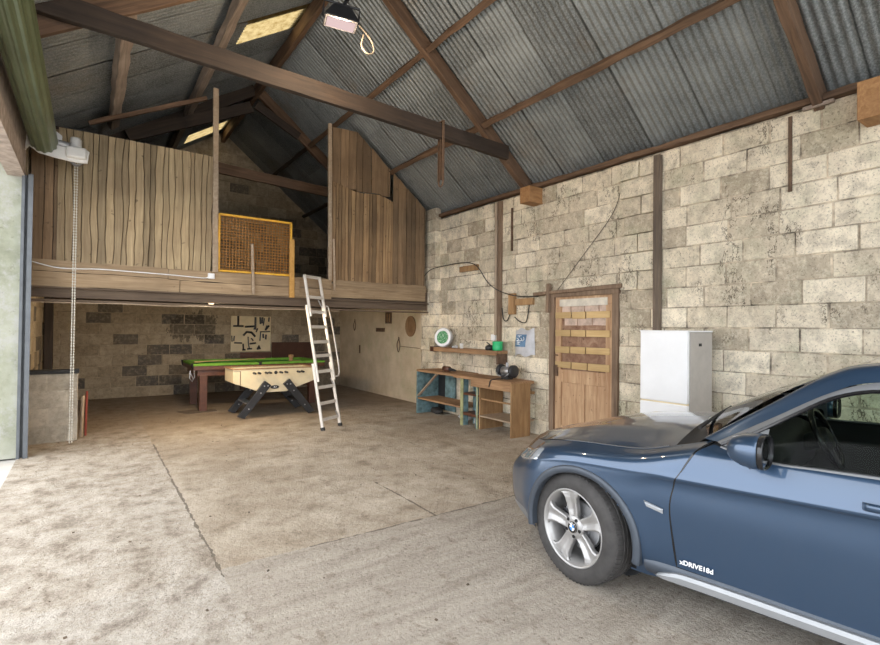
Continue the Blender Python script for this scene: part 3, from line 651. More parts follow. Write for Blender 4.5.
MB().lathe([(0, 0), (.076, 0), (.081, .012), (.081, .125), (.074, .13)], m).build('body', MT['green'], tn, smooth=True)
MB().lathe([(.085, .115), (.085, .14), (.075, .145), (0, .14)], m).build('lid', MT['green'], tn, smooth=True)
dk = thing('oil_can', 'small dark squat can beside the green tub on the shelf', 'can', (5.33, 6.13, 1.215))
m = Matrix.Translation((5.33, 6.17, 1.216))
MB().lathe([(0, 0), (.07, 0), (.075, .05), (.05, .075), (.02, .085), (0, .085)], m).build('body', MT['black'], dk, smooth=True); MB().tube([(5.33, 6.16, 1.30), (5.31, 6.22, 1.34)], .01, 6).build('spout', MT['black'], dk)
for k, (y, h_, r_, lb) in enumerate(((6.88, .085, .032, 'small white jar on the middle of the wall shelf'), (7.03, .05, .03, 'low grey cup on the wall shelf beside the white jar'), (7.12, .035, .028, 'low grey lid on the wall shelf beside the round dial'))):
    j = thing('jar' if k == 0 else 'cup', lb, 'jar' if k == 0 else 'cup', (5.30, y, 1.216)); m = Matrix.Translation((5.30, y, 1.216))
    MB().lathe([(0, 0), (r_*.9, 0), (r_, .01), (r_, h_), (r_*.85, h_), (r_*.8, .012), (0, .012)], m, 18).build('body', MT['offwhite' if k == 0 else 'grey_plastic'], j, smooth=True)

wbn = thing('workbench', 'long old wooden workbench with teal legs and shelves against the wall', 'workbench', (5.2, 6.5, 0))
MB().box(4.93, 5.40, 5.24, 6.62, .755, .80).box(4.95, 5.46, 6.60, 7.78, .765, .805).build('top', MT['bench_top'], wbn, bevel=.006)
MB().box(4.925, 4.95, 5.25, 6.15, .655, .79).build('apron', MT['bench_top'], wbn, bevel=.004)
MB().box(4.93, 5.31, 5.225, 5.25, 0, .775).build('end_panel', MT['bench_panel'], wbn, bevel=.003)
MB().box(4.95, 5.44, 7.74, 7.775, 0, .765).build('end_panel', MT['teal'], wbn, bevel=.003)
MB().box(4.97, 5.45, 5.97, 5.995, 0, .755).build('divider', MT['bench_panel'], wbn, bevel=.003)
for (x, y) in ((4.965, 6.405), (5.20, 6.40), (4.97, 6.05)):
    MB().box(x, x+.10, y-.03, y+.03, 0, .765).build('leg', MT['teal'], wbn, bevel=.004)
MB().box(4.945, 4.96, 6.37, 6.44, 0, .77).build('leg', plain('green_ochre_paint', (.30, .30, .15), .7, var=.4), wbn, bevel=.003)
MB().box(4.945, 4.96, 6.0, 6.035, 0, .765).build('leg', plain('worn_green_paint', (.33, .36, .22), .7, var=.4), wbn, bevel=.003)
MB().box(4.96, 5.42, 6.42, 7.74, .265, .295).build('shelf', MT['bench_top'], wbn, bevel=.004)
MB().box(4.96, 5.42, 5.25, 5.97, .20, .225).build('shelf', MT['pale_wood'], wbn, bevel=.004)
MB().box(4.955, 5.3, 5.99, 6.40, .175, .215).build('drawer_rail', MT['mahog'], wbn); MB().box(4.955, 5.3, 5.99, 6.40, .50, .53).build('drawer_rail', MT['mahog'], wbn)
MB().box(5.0, 5.02, 5.25, 5.97, .46, .485).build('drawer_rail', MT['bench_panel'], wbn); MB().box(5.38, 5.42, 5.25, 5.97, .60, .64).build('drawer_rail', MT['bench_panel'], wbn)
MB().bar((4.95, 7.70, .33), (4.95, 7.12, .76), .02, .045, (1, 0, 0)).build('brace', MT['pale_wood'], wbn)
MB().box(5.42, 5.45, 7.22, 7.52, .05, .76).build('back_or_shade_panel', MT['teal'], wbn); MB().box(5.42, 5.45, 7.52, 7.74, .05, .76).build('back_or_shade_panel', MT['black'], wbn); MB().box(5.42, 5.45, 6.05, 6.38, .25, .74).build('back_or_shade_panel', MT['teal'], wbn)  # black piece stands in for a gap in shadow; teal pieces are panels
def lump(name, lab, cat, c0, r_, mt, seed):
    bm = bmesh.new(); bmesh.ops.create_icosphere(bm, subdivisions=3, radius=1)
    vs = [(c0[0]+v.co.x*r_[0]*(1+.3*noise.noise(v.co*1.7+Vector((seed, 0, 0)))), c0[1]+v.co.y*r_[1]*(1+.3*noise.noise(v.co*1.7+Vector((0, seed, 0)))), max(.003, c0[2]+v.co.z*r_[2]*(1+.3*noise.noise(v.co*2+Vector((0, 0, seed)))))) for v in bm.verts]
    fs = [tuple(v.index for v in f.verts) for f in bm.faces]; bm.free()
    return tag(MB().add(vs, fs).build(name, mt, smooth=True), lab, cat)
lump('rag_bundle', 'dark crumpled rags under the far end of the workbench', 'rags', (5.22, 7.50, .06), (.10, .15, .06), MT['rubber'], 3)
lump('rag_bundle', 'grey crumpled rags under the drawers of the workbench', 'rags', (5.22, 6.22, .075), (.13, .13, .075), MT['grey_plastic'], 9)
lump('plastic_bag', 'greyish crumpled plastic bag behind the teal workbench leg', 'bag', (5.24, 6.66, .07), (.12, .12, .07), MT['grey_plastic'], 14)

# bench grinder and hand drill on the bench
g = thing('bench_grinder', 'black double wheel bench grinder on the right end of the workbench', 'bench grinder', (5.19, 5.60, .80))
m = Matrix.Translation((5.19, 5.60, .925)) @ Matrix.Rotation(R(90), 4, 'X')
MB().lathe([(0, -.10), (.05, -.10), (.068, -.085), (.068, .085), (.05, .10), (0, .10)], m, 24).build('motor', MT['steel'], g, smooth=True)
for s_ in (-1, 1):
    mm = Matrix.Translation((5.19, 5.60+s_*.135, .925)) @ Matrix.Rotation(R(90), 4, 'X')
    MB().lathe([(0, -.028), (.085, -.028), (.095, -.02), (.095, .02), (.085, .028), (0, .028)], mm, 28).build('wheel_guard', MT['black'], g, smooth=True)
    MB().tube([(5.10, 5.60+s_*.135, .90), (5.08, 5.60+s_*.10, .87), (5.10, 5.60+s_*.05, .85)], .007, 6).build('tool_rest', MT['steel'], g)
MB().box(5.13, 5.25, 5.53, 5.67, .80, .862).build('base', MT['black'], g, bevel=.006)
MB().tube([(5.19, 5.60, .99), (5.19, 5.60, 1.05)], .02, 8).tube([(5.12, 5.56, .98), (5.12, 5.64, .86)], .006, 6).build('lamp_stalk', MT['steel'], g)
h_ = thing('hand_drill', 'small dark hand drill lying on the workbench', 'drill', (5.15, 6.98, .805))
MB().tube([(5.13, 7.16, .855), (5.15, 7.02, .85)], [.045, .048], 12).build('body', MT['mahog'], h_, smooth=True)
MB().tube([(5.15, 7.02, .85), (5.16, 6.95, .845), (5.17, 6.86, .835)], [.03, .022, .012], 10).build('chuck', MT['rubber'], h_, smooth=True)
MB().tube([(5.13, 7.10, .84), (5.10, 7.11, .815)], [.022, .02], 8).build('grip', MT['mahog'], h_, smooth=True)
tag(MB().tube(cr([(5.08, 5.58, .812), (4.98, 5.62, .812), (4.917, 5.66, .79), (4.912, 5.68, .74), (4.915, 5.70, .69)], 6), .008, 6).build('power_cord', MT['rubber']), 'black power cord of the grinder hanging over the bench edge', 'cord')

# ---------------------------------------------------------------- fridge
fr = thing('fridge', 'white fridge freezer standing against the block wall beside the door', 'fridge', (5.15, 2.9, 0))
MB().box(4.955, 5.40, 2.66, 3.185, .03, 1.545).build('body', plain('shade_grey_enamel', (.42, .39, .355), .4, var=.08), fr, bevel=.012)  # body colour greyed to carry the shade on the fridge's side
MB().box(4.90, 4.948, 2.66, 3.185, .82, 1.55).build('door', MT['white'], fr, bevel=.012)
MB().box(4.90, 4.948, 2.66, 3.185, .07, .805).build('door', MT['white'], fr, bevel=.012)
MB().box(4.912, 4.955, 2.67, 3.175, .79, .84).build('door_seal', MT['cream'], fr)
MB().box(4.90, 5.40, 2.655, 3.19, 1.545, 1.562).build('top', MT['white'], fr, bevel=.006)
for x in (4.98, 5.36):
    for y in (2.70, 3.14): MB().lathe([(0, 0), (.02, 0), (.02, .03), (0, .03)], Matrix.Translation((x, y, 0)), 12).build('foot', MT['rubber'], fr)
MB().box(5.12, 5.17, 2.655, 2.661, 1.40, 1.43).build('scuff_patch', MT['rubber'], fr)

# ---------------------------------------------------------------- pool table
for _k in (0,): pass
pt = thing('pool_table', 'green topped pool table with red brown wooden legs below the loft', 'pool table', (2.7, 10.5, 0))
MB().box(1.58, 3.96, 9.95, 11.1, .80, .825).build('playing_surface', MT['green_cloth'], pt)
ff = MB().box(1.545, 4.015, 9.865, 9.95, .755, .828).box(1.545, 4.015, 11.1, 11.185, .755, .828).box(1.545, 1.61, 9.95, 11.1, .755, .828).box(3.93, 4.015, 9.95, 11.1, .755, .828)
ff.build('rail_base', MT['mahog'], pt, bevel=.006)
f = MB().box(1.54, 4.02, 9.86, 9.95, .829, .872).box(1.54, 4.02, 11.1, 11.19, .829, .872).box(1.54, 1.61, 9.95, 11.1, .829, .872).box(3.93, 4.02, 9.95, 11.1, .829, .872)
f.build('rail', MT['green_edge'], pt, bevel=.008)
MB().box(1.61, 3.93, 9.95, 9.985, .82, .876).box(1.61, 3.93, 11.065, 11.1, .82, .876).box(1.61, 1.64, 9.985, 11.065, .82, .876).box(3.895, 3.93, 9.985, 11.065, .82, .876).build('cushion', MT['green_edge'], pt, bevel=.006)
MB().box(1.62, 3.92, 9.94, 11.11, .64, .80).build('apron', MT['mahog'], pt, bevel=.006)
for x in (1.66, 3.72):
    for y in (9.93, 10.95): MB().box(x, x+.13, y, y+.13, 0, .66).build('leg', MT['mahog'], pt, bevel=.006)
for (x, y) in ((1.57, 9.93), (1.57, 11.12), (2.71, 9.91), (2.71, 11.14), (3.95, 9.93), (3.95, 11.12)):
    MB().lathe([(.055, .874), (.062, .878), (.05, .80), (.03, .76)], Matrix.Translation((x, y, 0)), 16).build('pocket', MT['black'], pt, smooth=True)
MB().tube([(1.49, 9.85, .76), (1.48, 9.85, .62), (1.52, 9.85, .56), (1.56, 9.85, .64), (1.55, 9.85, .76)], .010, 6).tube([(1.50, 9.86, .70), (1.54, 9.86, .60)], .008, 6).build('pocket_net', MT['steel'], pt)
tag(MB().tube([(1.60, 10.15, .888), (3.1, 10.9, .884)], [.012, .007], 8).build('cue', MT['ochre']), 'thin wooden cue lying on the green pool table', 'cue')
kb = thing('figurine', 'small brown object standing at the right end of the pool table', 'ornament', (3.42, 10.2, .826))
m = Matrix.Translation((3.42, 10.2, .826))
MB().lathe([(0, 0), (.10, 0), (.10, .02), (.045, .035), (.035, .09), (.06, .12), (.05, .16), (0, .17)], m, 20).build('body', MT['bench_panel'], kb, smooth=True)
MB().box(3.46, 3.62, 10.16, 10.24, .828, .87).build('foot', MT['bench_panel'], kb, bevel=.006)

# ---------------------------------------------------------------- table football
ft = thing('football_table', 'cream table football game on crossed black legs in front of the pool table', 'table football', (2.7, 9.1, 0))
Y0, Y1 = 8.80, 9.42
poly = [(1.98, .825), (1.98, .60), (2.46, .42), (2.88, .42), (3.40, .60), (3.40, .825)]
mY = Matrix.Rotation(R(90), 4, 'X')
for y in (Y0, Y1-.025): MB().prism(poly, -y-.025, -y, mY).build('side_panel', MT['cream'], ft, bevel=.004)
for x in (1.98, 3.375): MB().box(x, x+.025, Y0+.025, Y1-.025, .60, .825).build('end_panel', MT['cream'], ft, bevel=.004)
MB().box(2.005, 3.375, Y0+.025, Y1-.025, .69, .705).build('pitch', MT['green_cloth'], ft)
MB().box(1.965, 3.415, Y0-.012, Y0+.035, .825, .842).box(1.965, 3.415, Y1-.035, Y1+.012, .825, .842).box(1.965, 2.015, Y0+.035, Y1-.035, .825, .842).box(3.365, 3.415, Y0+.035, Y1-.035, .825, .842).build('top_trim', MT['bench_top'], ft, bevel=.004)
MB().box(2.09, 2.10, Y0-.004, Y0, .55, .80).box(1.985, 2.10, Y0-.004, Y0, .795, .80).build('trim_line', MT['mahog'], ft)
for k, x in enumerate((2.30, 2.38, 2.44, 2.50, 2.56, 2.68, 2.75, 2.84, 3.00, 3.06, 3.13, 3.24)):
    if k % 3 != 2:
        rod = MB().tube([(x, Y0-.05, .765), (x, Y1+.05, .765)], .008, 8).build('rod', MT['steel'], ft)
        MB().tube([(x, Y0-.16, .765), (x, Y0-.045, .765)], [.017, .02], 10).build('handle', MT['black'], rod)
        for i in range(3): MB().box(x-.012, x+.012, 8.95+i*.15, 8.98+i*.15, .715, .80).build('player', MT['mahog' if k % 2 else 'teal'], rod)
MB().lathe([(0, -.006), (.028, -.006), (.03, .0), (.02, .004), (0, .004)], Matrix.Translation((2.685, Y0-.005, .758)) @ mY, 20).build('ball_inlet', MT['black'], ft)
MB().prism([(.075*math.cos(2*PI*k/24), .032*math.sin(2*PI*k/24)) for k in range(24)], -.003, .006, Matrix.Translation((2.67, Y0-.004, .505)) @ mY).build('badge', MT['black'], ft)
for k in range(2): MB().tube([(2.655+.03*k, Y0-.012, .495), (2.665+.03*k, Y0-.012, .517)], .004, 5).build('badge_mark', MT['white'], ft)
def fleg(x0, z0, x1, y, w_=.14):
    lg = MB().bar((x0, y, z0), (x1, y, 0.0), .065, w_, (1, 0, 0)); vs = [(v[0], v[1], max(v[2], .004)) for v in lg.v]; lg.v = vs
    o = lg.build('leg', MT['black'], ft, bevel=.006)
    for t_ in (.08, .28, .72):
        xx = x0+(x1-x0)*t_; zz = z0*(1-t_)
        for s_ in ((-.03, .03) if t_ < .1 else (0,)): MB().lathe([(0, -.008), (.012, -.006), (.012, .004), (0, .004)], Matrix.Translation((xx+s_, y-.034, zz)) @ mY, 10).build('bolt', MT['steel'], o)
fleg(2.54, .585, 2.10, Y0-.035); fleg(2.86, .60, 3.32, Y0-.035); fleg(2.54, .56, 2.10, Y1+.035); fleg(2.86, .56, 3.32, Y1+.035)
MB().bar((2.27, Y0, .24), (2.27, Y1, .24), .12, .02).build('stretcher', MT['steel'], ft); MB().bar((3.14, Y0, .24), (3.14, Y1, .24), .12, .02).build('stretcher', MT['black'], ft)
tag(MB().prism([(1.45, 9.75), (1.95, 9.85), (1.95, 10.0), (1.6, 10.2), (1.3, 10.1)], .001, .006).build('floor_mat', plain('dusty_mat', (.13, .10, .075), .95)), 'dark mat on the floor under the left end of the pool table', 'mat')

# ---------------------------------------------------------------- ladder
ld = thing('ladder', 'aluminium sectional loft ladder with a handrail leaning up to the loft', 'ladder', (3.05, 7.5, 0))
ud = Vector((math.cos(R(30)), math.sin(R(30)), 0)); B0 = Vector((2.90, 7.15, 0)); T0 = Vector((2.72, 7.75, 2.37)); W_ = .43
nf = (T0-B0).cross(ud).normalized(); ax = (T0-B0)
if nf.y > 0: nf = -nf
def LP(f, s_, off=0): return B0+ax*f+ud*W_*s_+nf*off
SEC = [(0, .42, 0), (.30, .80, .035), (.72, 1.0, .07)]
for k, (a, b, off) in enumerate(SEC):
    ins = .015*k
    sec = MB()
    for s_ in (0, 1): sec.bar(LP(a, s_, off)+ud*(ins if s_ == 0 else -ins), LP(b, s_, off)+ud*(ins if s_ == 0 else -ins), .024, .045, nf)
    so = sec.build('stile_section', MT['alu'], ld, bevel=.003)
    fr_ = [x for x in [.065, .165, .265, .365, .465, .555, .655, .755, .85, .99] if a <= x <= b and not (k and x < SEC[k-1][1]-.02)]
    for x in fr_: MB().bar(LP(x, 0, off), LP(x, 1, off), .05, .016, nf).build('tread', MT['alu'], so, bevel=.003)
for s_ in (0, 1): MB().bar(LP(0, s_), LP(.02, s_), .034, .062, nf).build('foot', MT['rubber'], ld)
MB().tube(cr([LP(.78, 1, .04)+ud*.02, LP(.80, 1, .04)+ud*.07, LP(.77, 1, .06)+ud*.10, LP(.62, 1, .07)+ud*.11, LP(.40, 1, .07)+ud*.11, LP(.33, 1, .06)+ud*.09, LP(.32, 1, .04)+ud*.02], 6), .012, 8).build('handrail', MT['alu'], ld, smooth=True)
for f_ in (.06, .27, .80): MB().bar(LP(f_, .98, .0), LP(f_+.045, .86, .0), .012, .016, nf).build('corner_brace', MT['steel'], ld)

# ---------------------------------------------------------------- roller shutter and its chain
rs = thing('roller_shutter', 'green rolled up steel shutter over the left doorway', 'roller shutter', (-.46, 3.5, 3.7))
n = 48; prof = [(.165+.008*(k % 2), k) for k in range(n)]
ringA = []; ringB = []
for k in range(n):
    a = 2*PI*k/n; r_ = .136 if (k % 4) in (0, 1) else .126
    ringA.append((-.47+r_*math.cos(a), -3.3, 3.69+r_*math.sin(a))); ringB.append((-.47+r_*math.cos(a), 7.42, 3.69+r_*math.sin(a)))
MB().rings([ringA, ringB]).build('curtain_roll', MT['shutter'], rs)
MB().prism([(-.64, 3.56), (-.60, 3.62), (-.52, 3.56), (-.36, 3.53), (-.15, 3.51), (-.05, 3.52), (-.03, 3.66), (-.09, 3.70), (-.2, 3.66), (-.3, 3.72), (-.3, 3.80), (-.46, 3.92), (-.62, 3.90)], -7.47, -7.435, mY).build('end_bracket', MT['offwhite'], rs, bevel=.004)
gb = MB().box(-.26, -.06, 7.36, 7.62, 3.55, 3.68).build('gearbox', MT['offwhite'], rs, bevel=.02)
MB().lathe([(0, 0), (.06, 0), (.06, .14), (.05, .16), (0, .16)], Matrix.Translation((-.17, 7.50, 3.66)), 20).build('motor_cap', MT['offwhite'], gb, smooth=True)
MB().lathe([(.055, -.03), (.07, -.03), (.045, 0), (.07, .03), (.055, .03)], Matrix.Translation((-.165, 7.68, 3.60)) @ mY, 24).build('chain_wheel', MT['steel'], gb, smooth=True)
MB().tube([(-.46, 7.42, 3.72), (-.22, 7.44, 3.70)], .035, 10).build('shaft', MT['steel'], rs)
for (y0, y1) in ((7.49, 7.555),):
    MB().box(-.66, -.635, y0-.01, y0+.004, 0, 3.30).box(-.605, -.575, y0-.01, y0+.004, 0, 3.30).box(-.66, -.575, y1, y1+.012, 0, 3.30).box(-.665, -.645, y0, y1, 0, 3.30).box(-.575, -.56, y0-.01, y0+.012, 0, 3.30).build('guide_rail', MT['track'], rs)
ch = MB()
for s_ in (-1, 1):
    for k in range(100):
        z = 3.56-k*.035; ch.lathe([(0, -.014), (.009, -.006), (.009, .006), (0, .014)], Matrix.Translation((-.165+s_*.012, 7.715, z)), 6)
ch.tube([(-.177, 7.715, 3.58), (-.177, 7.715, .08)], .004, 5).tube([(-.153, 7.715, 3.58), (-.153, 7.715, .08)], .004, 5)
tag(ch.build('hand_chain', MT['rope'], smooth=True), 'long pale hand chain hanging from the shutter gearbox to the floor', 'chain')

# floodlight
fl_ = thing('floodlight', 'black floodlight with a glowing lens hanging under the roof', 'floodlight', (2.0, 4.5, 4.6))
m = Matrix.Translation((1.95, 4.5, 4.55)) @ Matrix.Rotation(R(-16), 4, 'Z') @ Matrix.Rotation(R(4), 4, 'X') @ Matrix.Rotation(R(4), 4, 'Y') @ Matrix.Scale(.9, 4)
hs = MB(); rr = []
for (hx, hy, z) in ((.17, .12, -.06), (.18, .13, -.05), (.17, .12, -.02), (.10, .07, .10), (.06, .045, .13)): rr.append([m @ Vector(v) for v in ((-hx, -hy, z), (hx, -hy, z), (hx, hy, z), (-hx, hy, z))])
hs.rings(rr).build('housing', MT['black'], fl_, bevel=.006)
t = NT('lamp_lens'); t.set((.0, .0, .0), .6, Specular_IOR_Level=0.0); t.b.inputs['Emission Color'].default_value = (1, .74, .72, 1); t.b.inputs['Emission Strength'].default_value = .62
MB().add([m @ Vector(v) for v in ((-.15, -.10, -.063), (.15, -.10, -.063), (.15, .10, -.063), (-.15, .10, -.063))], [(0, 1, 2, 3)]).build('lens', t.m, fl_)
lp = bpy.data.lights.new('floodlight_bulb', 'POINT'); lp.energy = 75; lp.color = (1, .76, .52); lp.shadow_soft_size = .07
lo = bpy.data.objects.new('floodlight_bulb', lp); C.objects.link(lo); lo.location = m @ Vector((0, 0, -.16))
MB().tube([m @ Vector((0, 0, .12)), (2.04, 4.52, 4.80), (2.06, 4.52, 5.4), (2.50, 4.52, 5.88)], .018, 8).tube([m @ Vector((-.19, .02, 0)), m @ Vector((-.19, .02, .16)), m @ Vector((.19, .02, .16)), m @ Vector((.19, .02, 0))], .012, 6).build('bracket', MT['black'], fl_)
tag(MB().tube(cr([(2.30, 4.72, 4.62), (2.26, 4.68, 4.47), (2.32, 4.66, 4.40), (2.40, 4.68, 4.46), (2.38, 4.72, 4.60), (2.20, 4.64, 4.66)], 7), .009, 6).build('cable', plain('dusty_cable', (.22, .19, .15), .6)), 'looped pale cable dangling beside the floodlight', 'cable')

# loose grit and leaf litter on the concrete
gm = MB(); rnd = random.Random(77)
for k in range(260):
    x, y = rnd.uniform(-.6, 5.2), rnd.uniform(.6, 9.5); r_ = rnd.choice((.003, .004, .005, .006, .008))
    a = rnd.uniform(0, PI); m = Matrix.Translation((x, y, r_*.4)) @ Matrix.Rotation(a, 4, 'Z') @ Matrix.Rotation(rnd.uniform(-.4, .4), 4, 'X')
    gm.box(-r_, r_, -r_*.7, r_*.7, -r_*.4, r_*.4, m)
tag(gm.build('grit', plain('brown_grit', (.11, .08, .055), .95, var=.6)), 'loose brown grit scattered over the concrete floor', 'grit', kind='stuff')
# ---------------------------------------------------------------- car (local x forward from the front axle, y to the car's left)
t = NT('metallic_blue_paint')
t.set((.028, .061, .116), .33, .5, Coat_Weight=1.0, Coat_Roughness=.03); MT['paint'] = t.m
MT['satin_grey'] = plain('dark_satin_trim', (.16, .165, .17), .45, .2, var=.1, bump=.05)
MT['flare'] = plain('blue_grey_satin_trim', (.06, .072, .09), .45, .3, var=.08, bump=.03)
MT['silver'] = plain('satin_silver', (.30, .31, .32), .45, .4, var=.05, bump=0)
MT['alloy'] = plain('alloy_silver', (.40, .39, .38), .42, .6, var=.08, bump=0)
MT['tyre'] = plain('tyre_rubber', (.045, .042, .040), .8, var=.3, scale=14)
MT['badge_silver'] = plain('bright_silver', (.85, .86, .88), .35, .2, var=.02, bump=0)
MT['chrome'] = plain('chrome', (.8, .8, .82), .12, 1.0, var=.02, bump=0)
MT['cabin'] = plain('dark_cabin_plastic', (.018, .018, .019), .6, var=.2)
MT['seatc'] = plain('dark_seat_cloth', (.028, .027, .027), .8, var=.2)
MT['gloss_black'] = plain('gloss_black', (.012, .012, .013), .15, var=.1, bump=0)
MT['mirror'] = plain('mirror_glass', (.75, .78, .8), .03, 1.0, var=0, bump=0)
t = NT('tinted_car_glass')
tp = t.n.new('ShaderNodeBsdfTransparent'); gl = t.n.new('ShaderNodeBsdfGlossy'); mx = t.n.new('ShaderNodeMixShader'); lw = t.n.new('ShaderNodeFresnel')
tp.inputs[0].default_value = (.70, .80, .74, 1); gl.inputs['Roughness'].default_value = .02; lw.inputs[0].default_value = 1.16
t.l.new(lw.outputs[0], mx.inputs[0]); t.l.new(tp.outputs[0], mx.inputs[1]); t.l.new(gl.outputs[0], mx.inputs[2]); t.l.new(mx.outputs[0], t.out.inputs[0]); MT['glass'] = t.m
t = NT('lamp_glass'); t.set((.42, .45, .48), .12, .5, Coat_Weight=1.0); MT['lamp'] = t.m

import copy
g2 = MT['glass'].copy(); g2.name = 'windscreen_glass'
for n_ in g2.node_tree.nodes:
    if n_.type == 'FRESNEL': n_.inputs[0].default_value = 1.5
MT['ws'] = g2
car = thing('car', 'metallic blue estate car parked nose in beside the right block wall', 'car', (3.308, 2.172, 0), PI/2+R(9), None, world=False)
mir = lambda g: [[Vector((v[0], -v[1], v[2])) for v in r_] for r_ in g]
ARC = [(-.035, .335, .365), (-2.76, .335, .365)]
def body(mb, g, cut=True):
    g = [[Vector(v) for v in r_] for r_ in g]
    for r_ in g:
        for v in r_:
            if cut and abs(v.y) > .6:
                for cx, cz, rr in ARC:
                    d = Vector((v.x-cx, v.z-cz))
                    if rr-.022 < d.length < rr: d = d.normalized()*rr; v.x = cx+d.x; v.z = cz+d.y
    n = len(g[0]); fs = []
    for i in range(len(g)-1):
        for j in range(n-1):
            q = (g[i][j], g[i][j+1], g[i+1][j+1], g[i+1][j])
            if cut and any(abs(sum((v.y for v in q))/4) > .6 and all((Vector((v.x-cx, v.z-cz))).length <= rr+1e-4 for v in q) for cx, cz, rr in ARC): continue
            fs.append((i*n+j, i*n+j+1, (i+1)*n+j+1, (i+1)*n+j))
    return mb.add([v for r_ in g for v in r_], fs)
# front shell rows: bottom, low, mid, below crease, crease, shoulder, bonnet edge; stations from door gap to the nose centre
SH = [
 [(-.625,.80,.20),(-.50,.81,.20),(-.40,.83,.20),(0,.85,.22),(.30,.81,.235),(.47,.70,.225),(.65,.52,.21),(.78,.27,.20),(.82,0,.20)],
 [(-.605,.868,.32),(-.50,.872,.325),(-.40,.882,.335),(0,.892,.36),(.33,.85,.36),(.51,.73,.34),(.70,.55,.31),(.83,.29,.29),(.87,0,.29)],
 [(-.574,.884,.60),(-.48,.886,.59),(-.36,.892,.58),(0,.897,.56),(.33,.855,.50),(.52,.735,.48),(.71,.56,.46),(.845,.29,.45),(.885,0,.45)],
 [(-.594,.883,.738),(-.50,.885,.73),(-.35,.890,.69),(0,.896,.68),(.32,.85,.61),(.51,.73,.57),(.70,.555,.54),(.83,.285,.52),(.87,0,.52)],
 [(-.606,.900,.775),(-.50,.897,.77),(-.35,.891,.752),(0,.893,.735),(.31,.84,.68),(.49,.715,.63),(.66,.54,.60),(.80,.28,.58),(.84,0,.58)],
 [(-.625,.896,.806),(-.51,.893,.80),(-.35,.888,.782),(0,.890,.762),(.30,.832,.71),(.47,.70,.66),(.63,.53,.63),(.765,.275,.61),(.805,0,.61)],
 [(-.690,.862,.925),(-.55,.858,.885),(-.35,.852,.838),(0,.858,.805),(.27,.79,.772),(.43,.67,.718),(.59,.50,.685),(.72,.265,.665),(.765,0,.66)],
 [(-.755,.745,.985),(-.56,.752,.925),(-.35,.750,.870),(0,.745,.848),(.25,.685,.812),(.40,.59,.772),(.545,.45,.742),(.67,.24,.722),(.715,0,.717)],
]
gL = loft(SH, 12, 10)
bs = MB(); body(bs, gL); body(bs, mir(gL))
# rear shell
RH = lambda e: [
 [(-1.672+e,.80,.20),(-2.2,.80,.20),(-2.76,.82,.22),(-3.2,.80,.25),(-3.42,.62,.26),(-3.50,.3,.26),(-3.52,0,.26)],
 [(-1.672+e,.868,.31),(-2.2,.872,.31),(-2.76,.89,.34),(-3.22,.85,.36),(-3.48,.65,.37),(-3.56,.3,.37),(-3.58,0,.37)],
 [(-1.672+e,.886,.60),(-2.2,.890,.60),(-2.76,.90,.60),(-3.22,.855,.58),(-3.49,.66,.56),(-3.57,.3,.56),(-3.59,0,.56)],
 [(-1.672+e,.888,.745),(-2.2,.892,.77),(-2.76,.898,.79),(-3.22,.85,.80),(-3.47,.65,.80),(-3.54,.3,.80),(-3.56,0,.80)],
 [(-1.672+e,.905,.808),(-2.2,.905,.83),(-2.76,.903,.85),(-3.2,.85,.87),(-3.44,.64,.88),(-3.51,.3,.88),(-3.53,0,.88)],
 [(-1.672+e,.902,.842),(-2.2,.902,.862),(-2.76,.90,.88),(-3.2,.845,.90),(-3.43,.635,.91),(-3.50,.3,.91),(-3.52,0,.91)],
 [(-1.672+e,.862,.948),(-2.2,.860,.975),(-2.76,.85,1.0),(-3.15,.80,1.03),(-3.36,.62,1.05),(-3.44,.3,1.05),(-3.46,0,1.05)],
]
gRr = loft(RH(0), 12, 10); body(bs, gRr); body(bs, mir(gRr))
DR = [
 [(-.611,.868,.315),(-1.0,.870,.31),(-1.42,.870,.305),(-1.664,.868,.305)],
 [(-.580,.884,.60),(-1.0,.886,.60),(-1.42,.887,.60),(-1.664,.886,.60)],
 [(-.600,.883,.738),(-1.0,.885,.752),(-1.42,.888,.765),(-1.664,.889,.772)],
 [(-.612,.900,.775),(-1.0,.903,.788),(-1.42,.906,.80),(-1.664,.907,.808)],
 [(-.631,.896,.806),(-1.0,.898,.818),(-1.42,.901,.832),(-1.664,.902,.842)],
 [(-.697,.862,.925),(-1.0,.866,.925),(-1.42,.864,.935),(-1.664,.862,.948)],
 [(-.765,.80,.972),(-1.0,.842,.942),(-1.42,.842,.952),(-1.664,.842,.962)],
]
gD = loft(DR, 16, 8)
# bonnet, crowned between the two fender edges
zc = cr([(-.56, 0, 1.015), (-.35, 0, .985), (0, 0, .935), (.25, 0, .872), (.40, 0, .825), (.545, 0, .778), (.67, 0, .738), (.715, 0, .717)], 12)
edge = gL_top = cr(SH[7], 12)[12:]
bon = []
for k, e in enumerate(edge):
    zz = zc[k].z; row = []
    for j in range(33):
        g = j/16-1
        v = e.y*g; zt = e.z; lift = (1-abs(g)**2.1)
        rib = .010*math.exp(-((abs(g)-.62)/.10)**2)*min(1, k/20)*(1 if e.y > .3 else e.y/.3)
        back = .10*(1-g*g)*max(0, 1-k/14)
        row.append((e.x+back*0+0.0, v, zt+(zz-zt)*lift+rib))
    bon.append(row)
root = bs.build('body', MT['paint'], car, smooth=True)
MB().grid(bon).build('bonnet', MT['paint'], car, smooth=True)
MB().tube([(v.x, v.y, v.z+.001) for v in edge[2:58]], .0045, 5).tube([(v.x, -v.y, v.z+.001) for v in edge[2:58]], .0045, 5).build('panel_gap', MT['gloss_black'], root)
gap = [Vector(r_[0]) for r_ in gL]
MB().tube([(v.x-.004, v.y-.006, v.z) for v in gap[8:]], .007, 5).build('panel_gap', MT['gloss_black'], root)
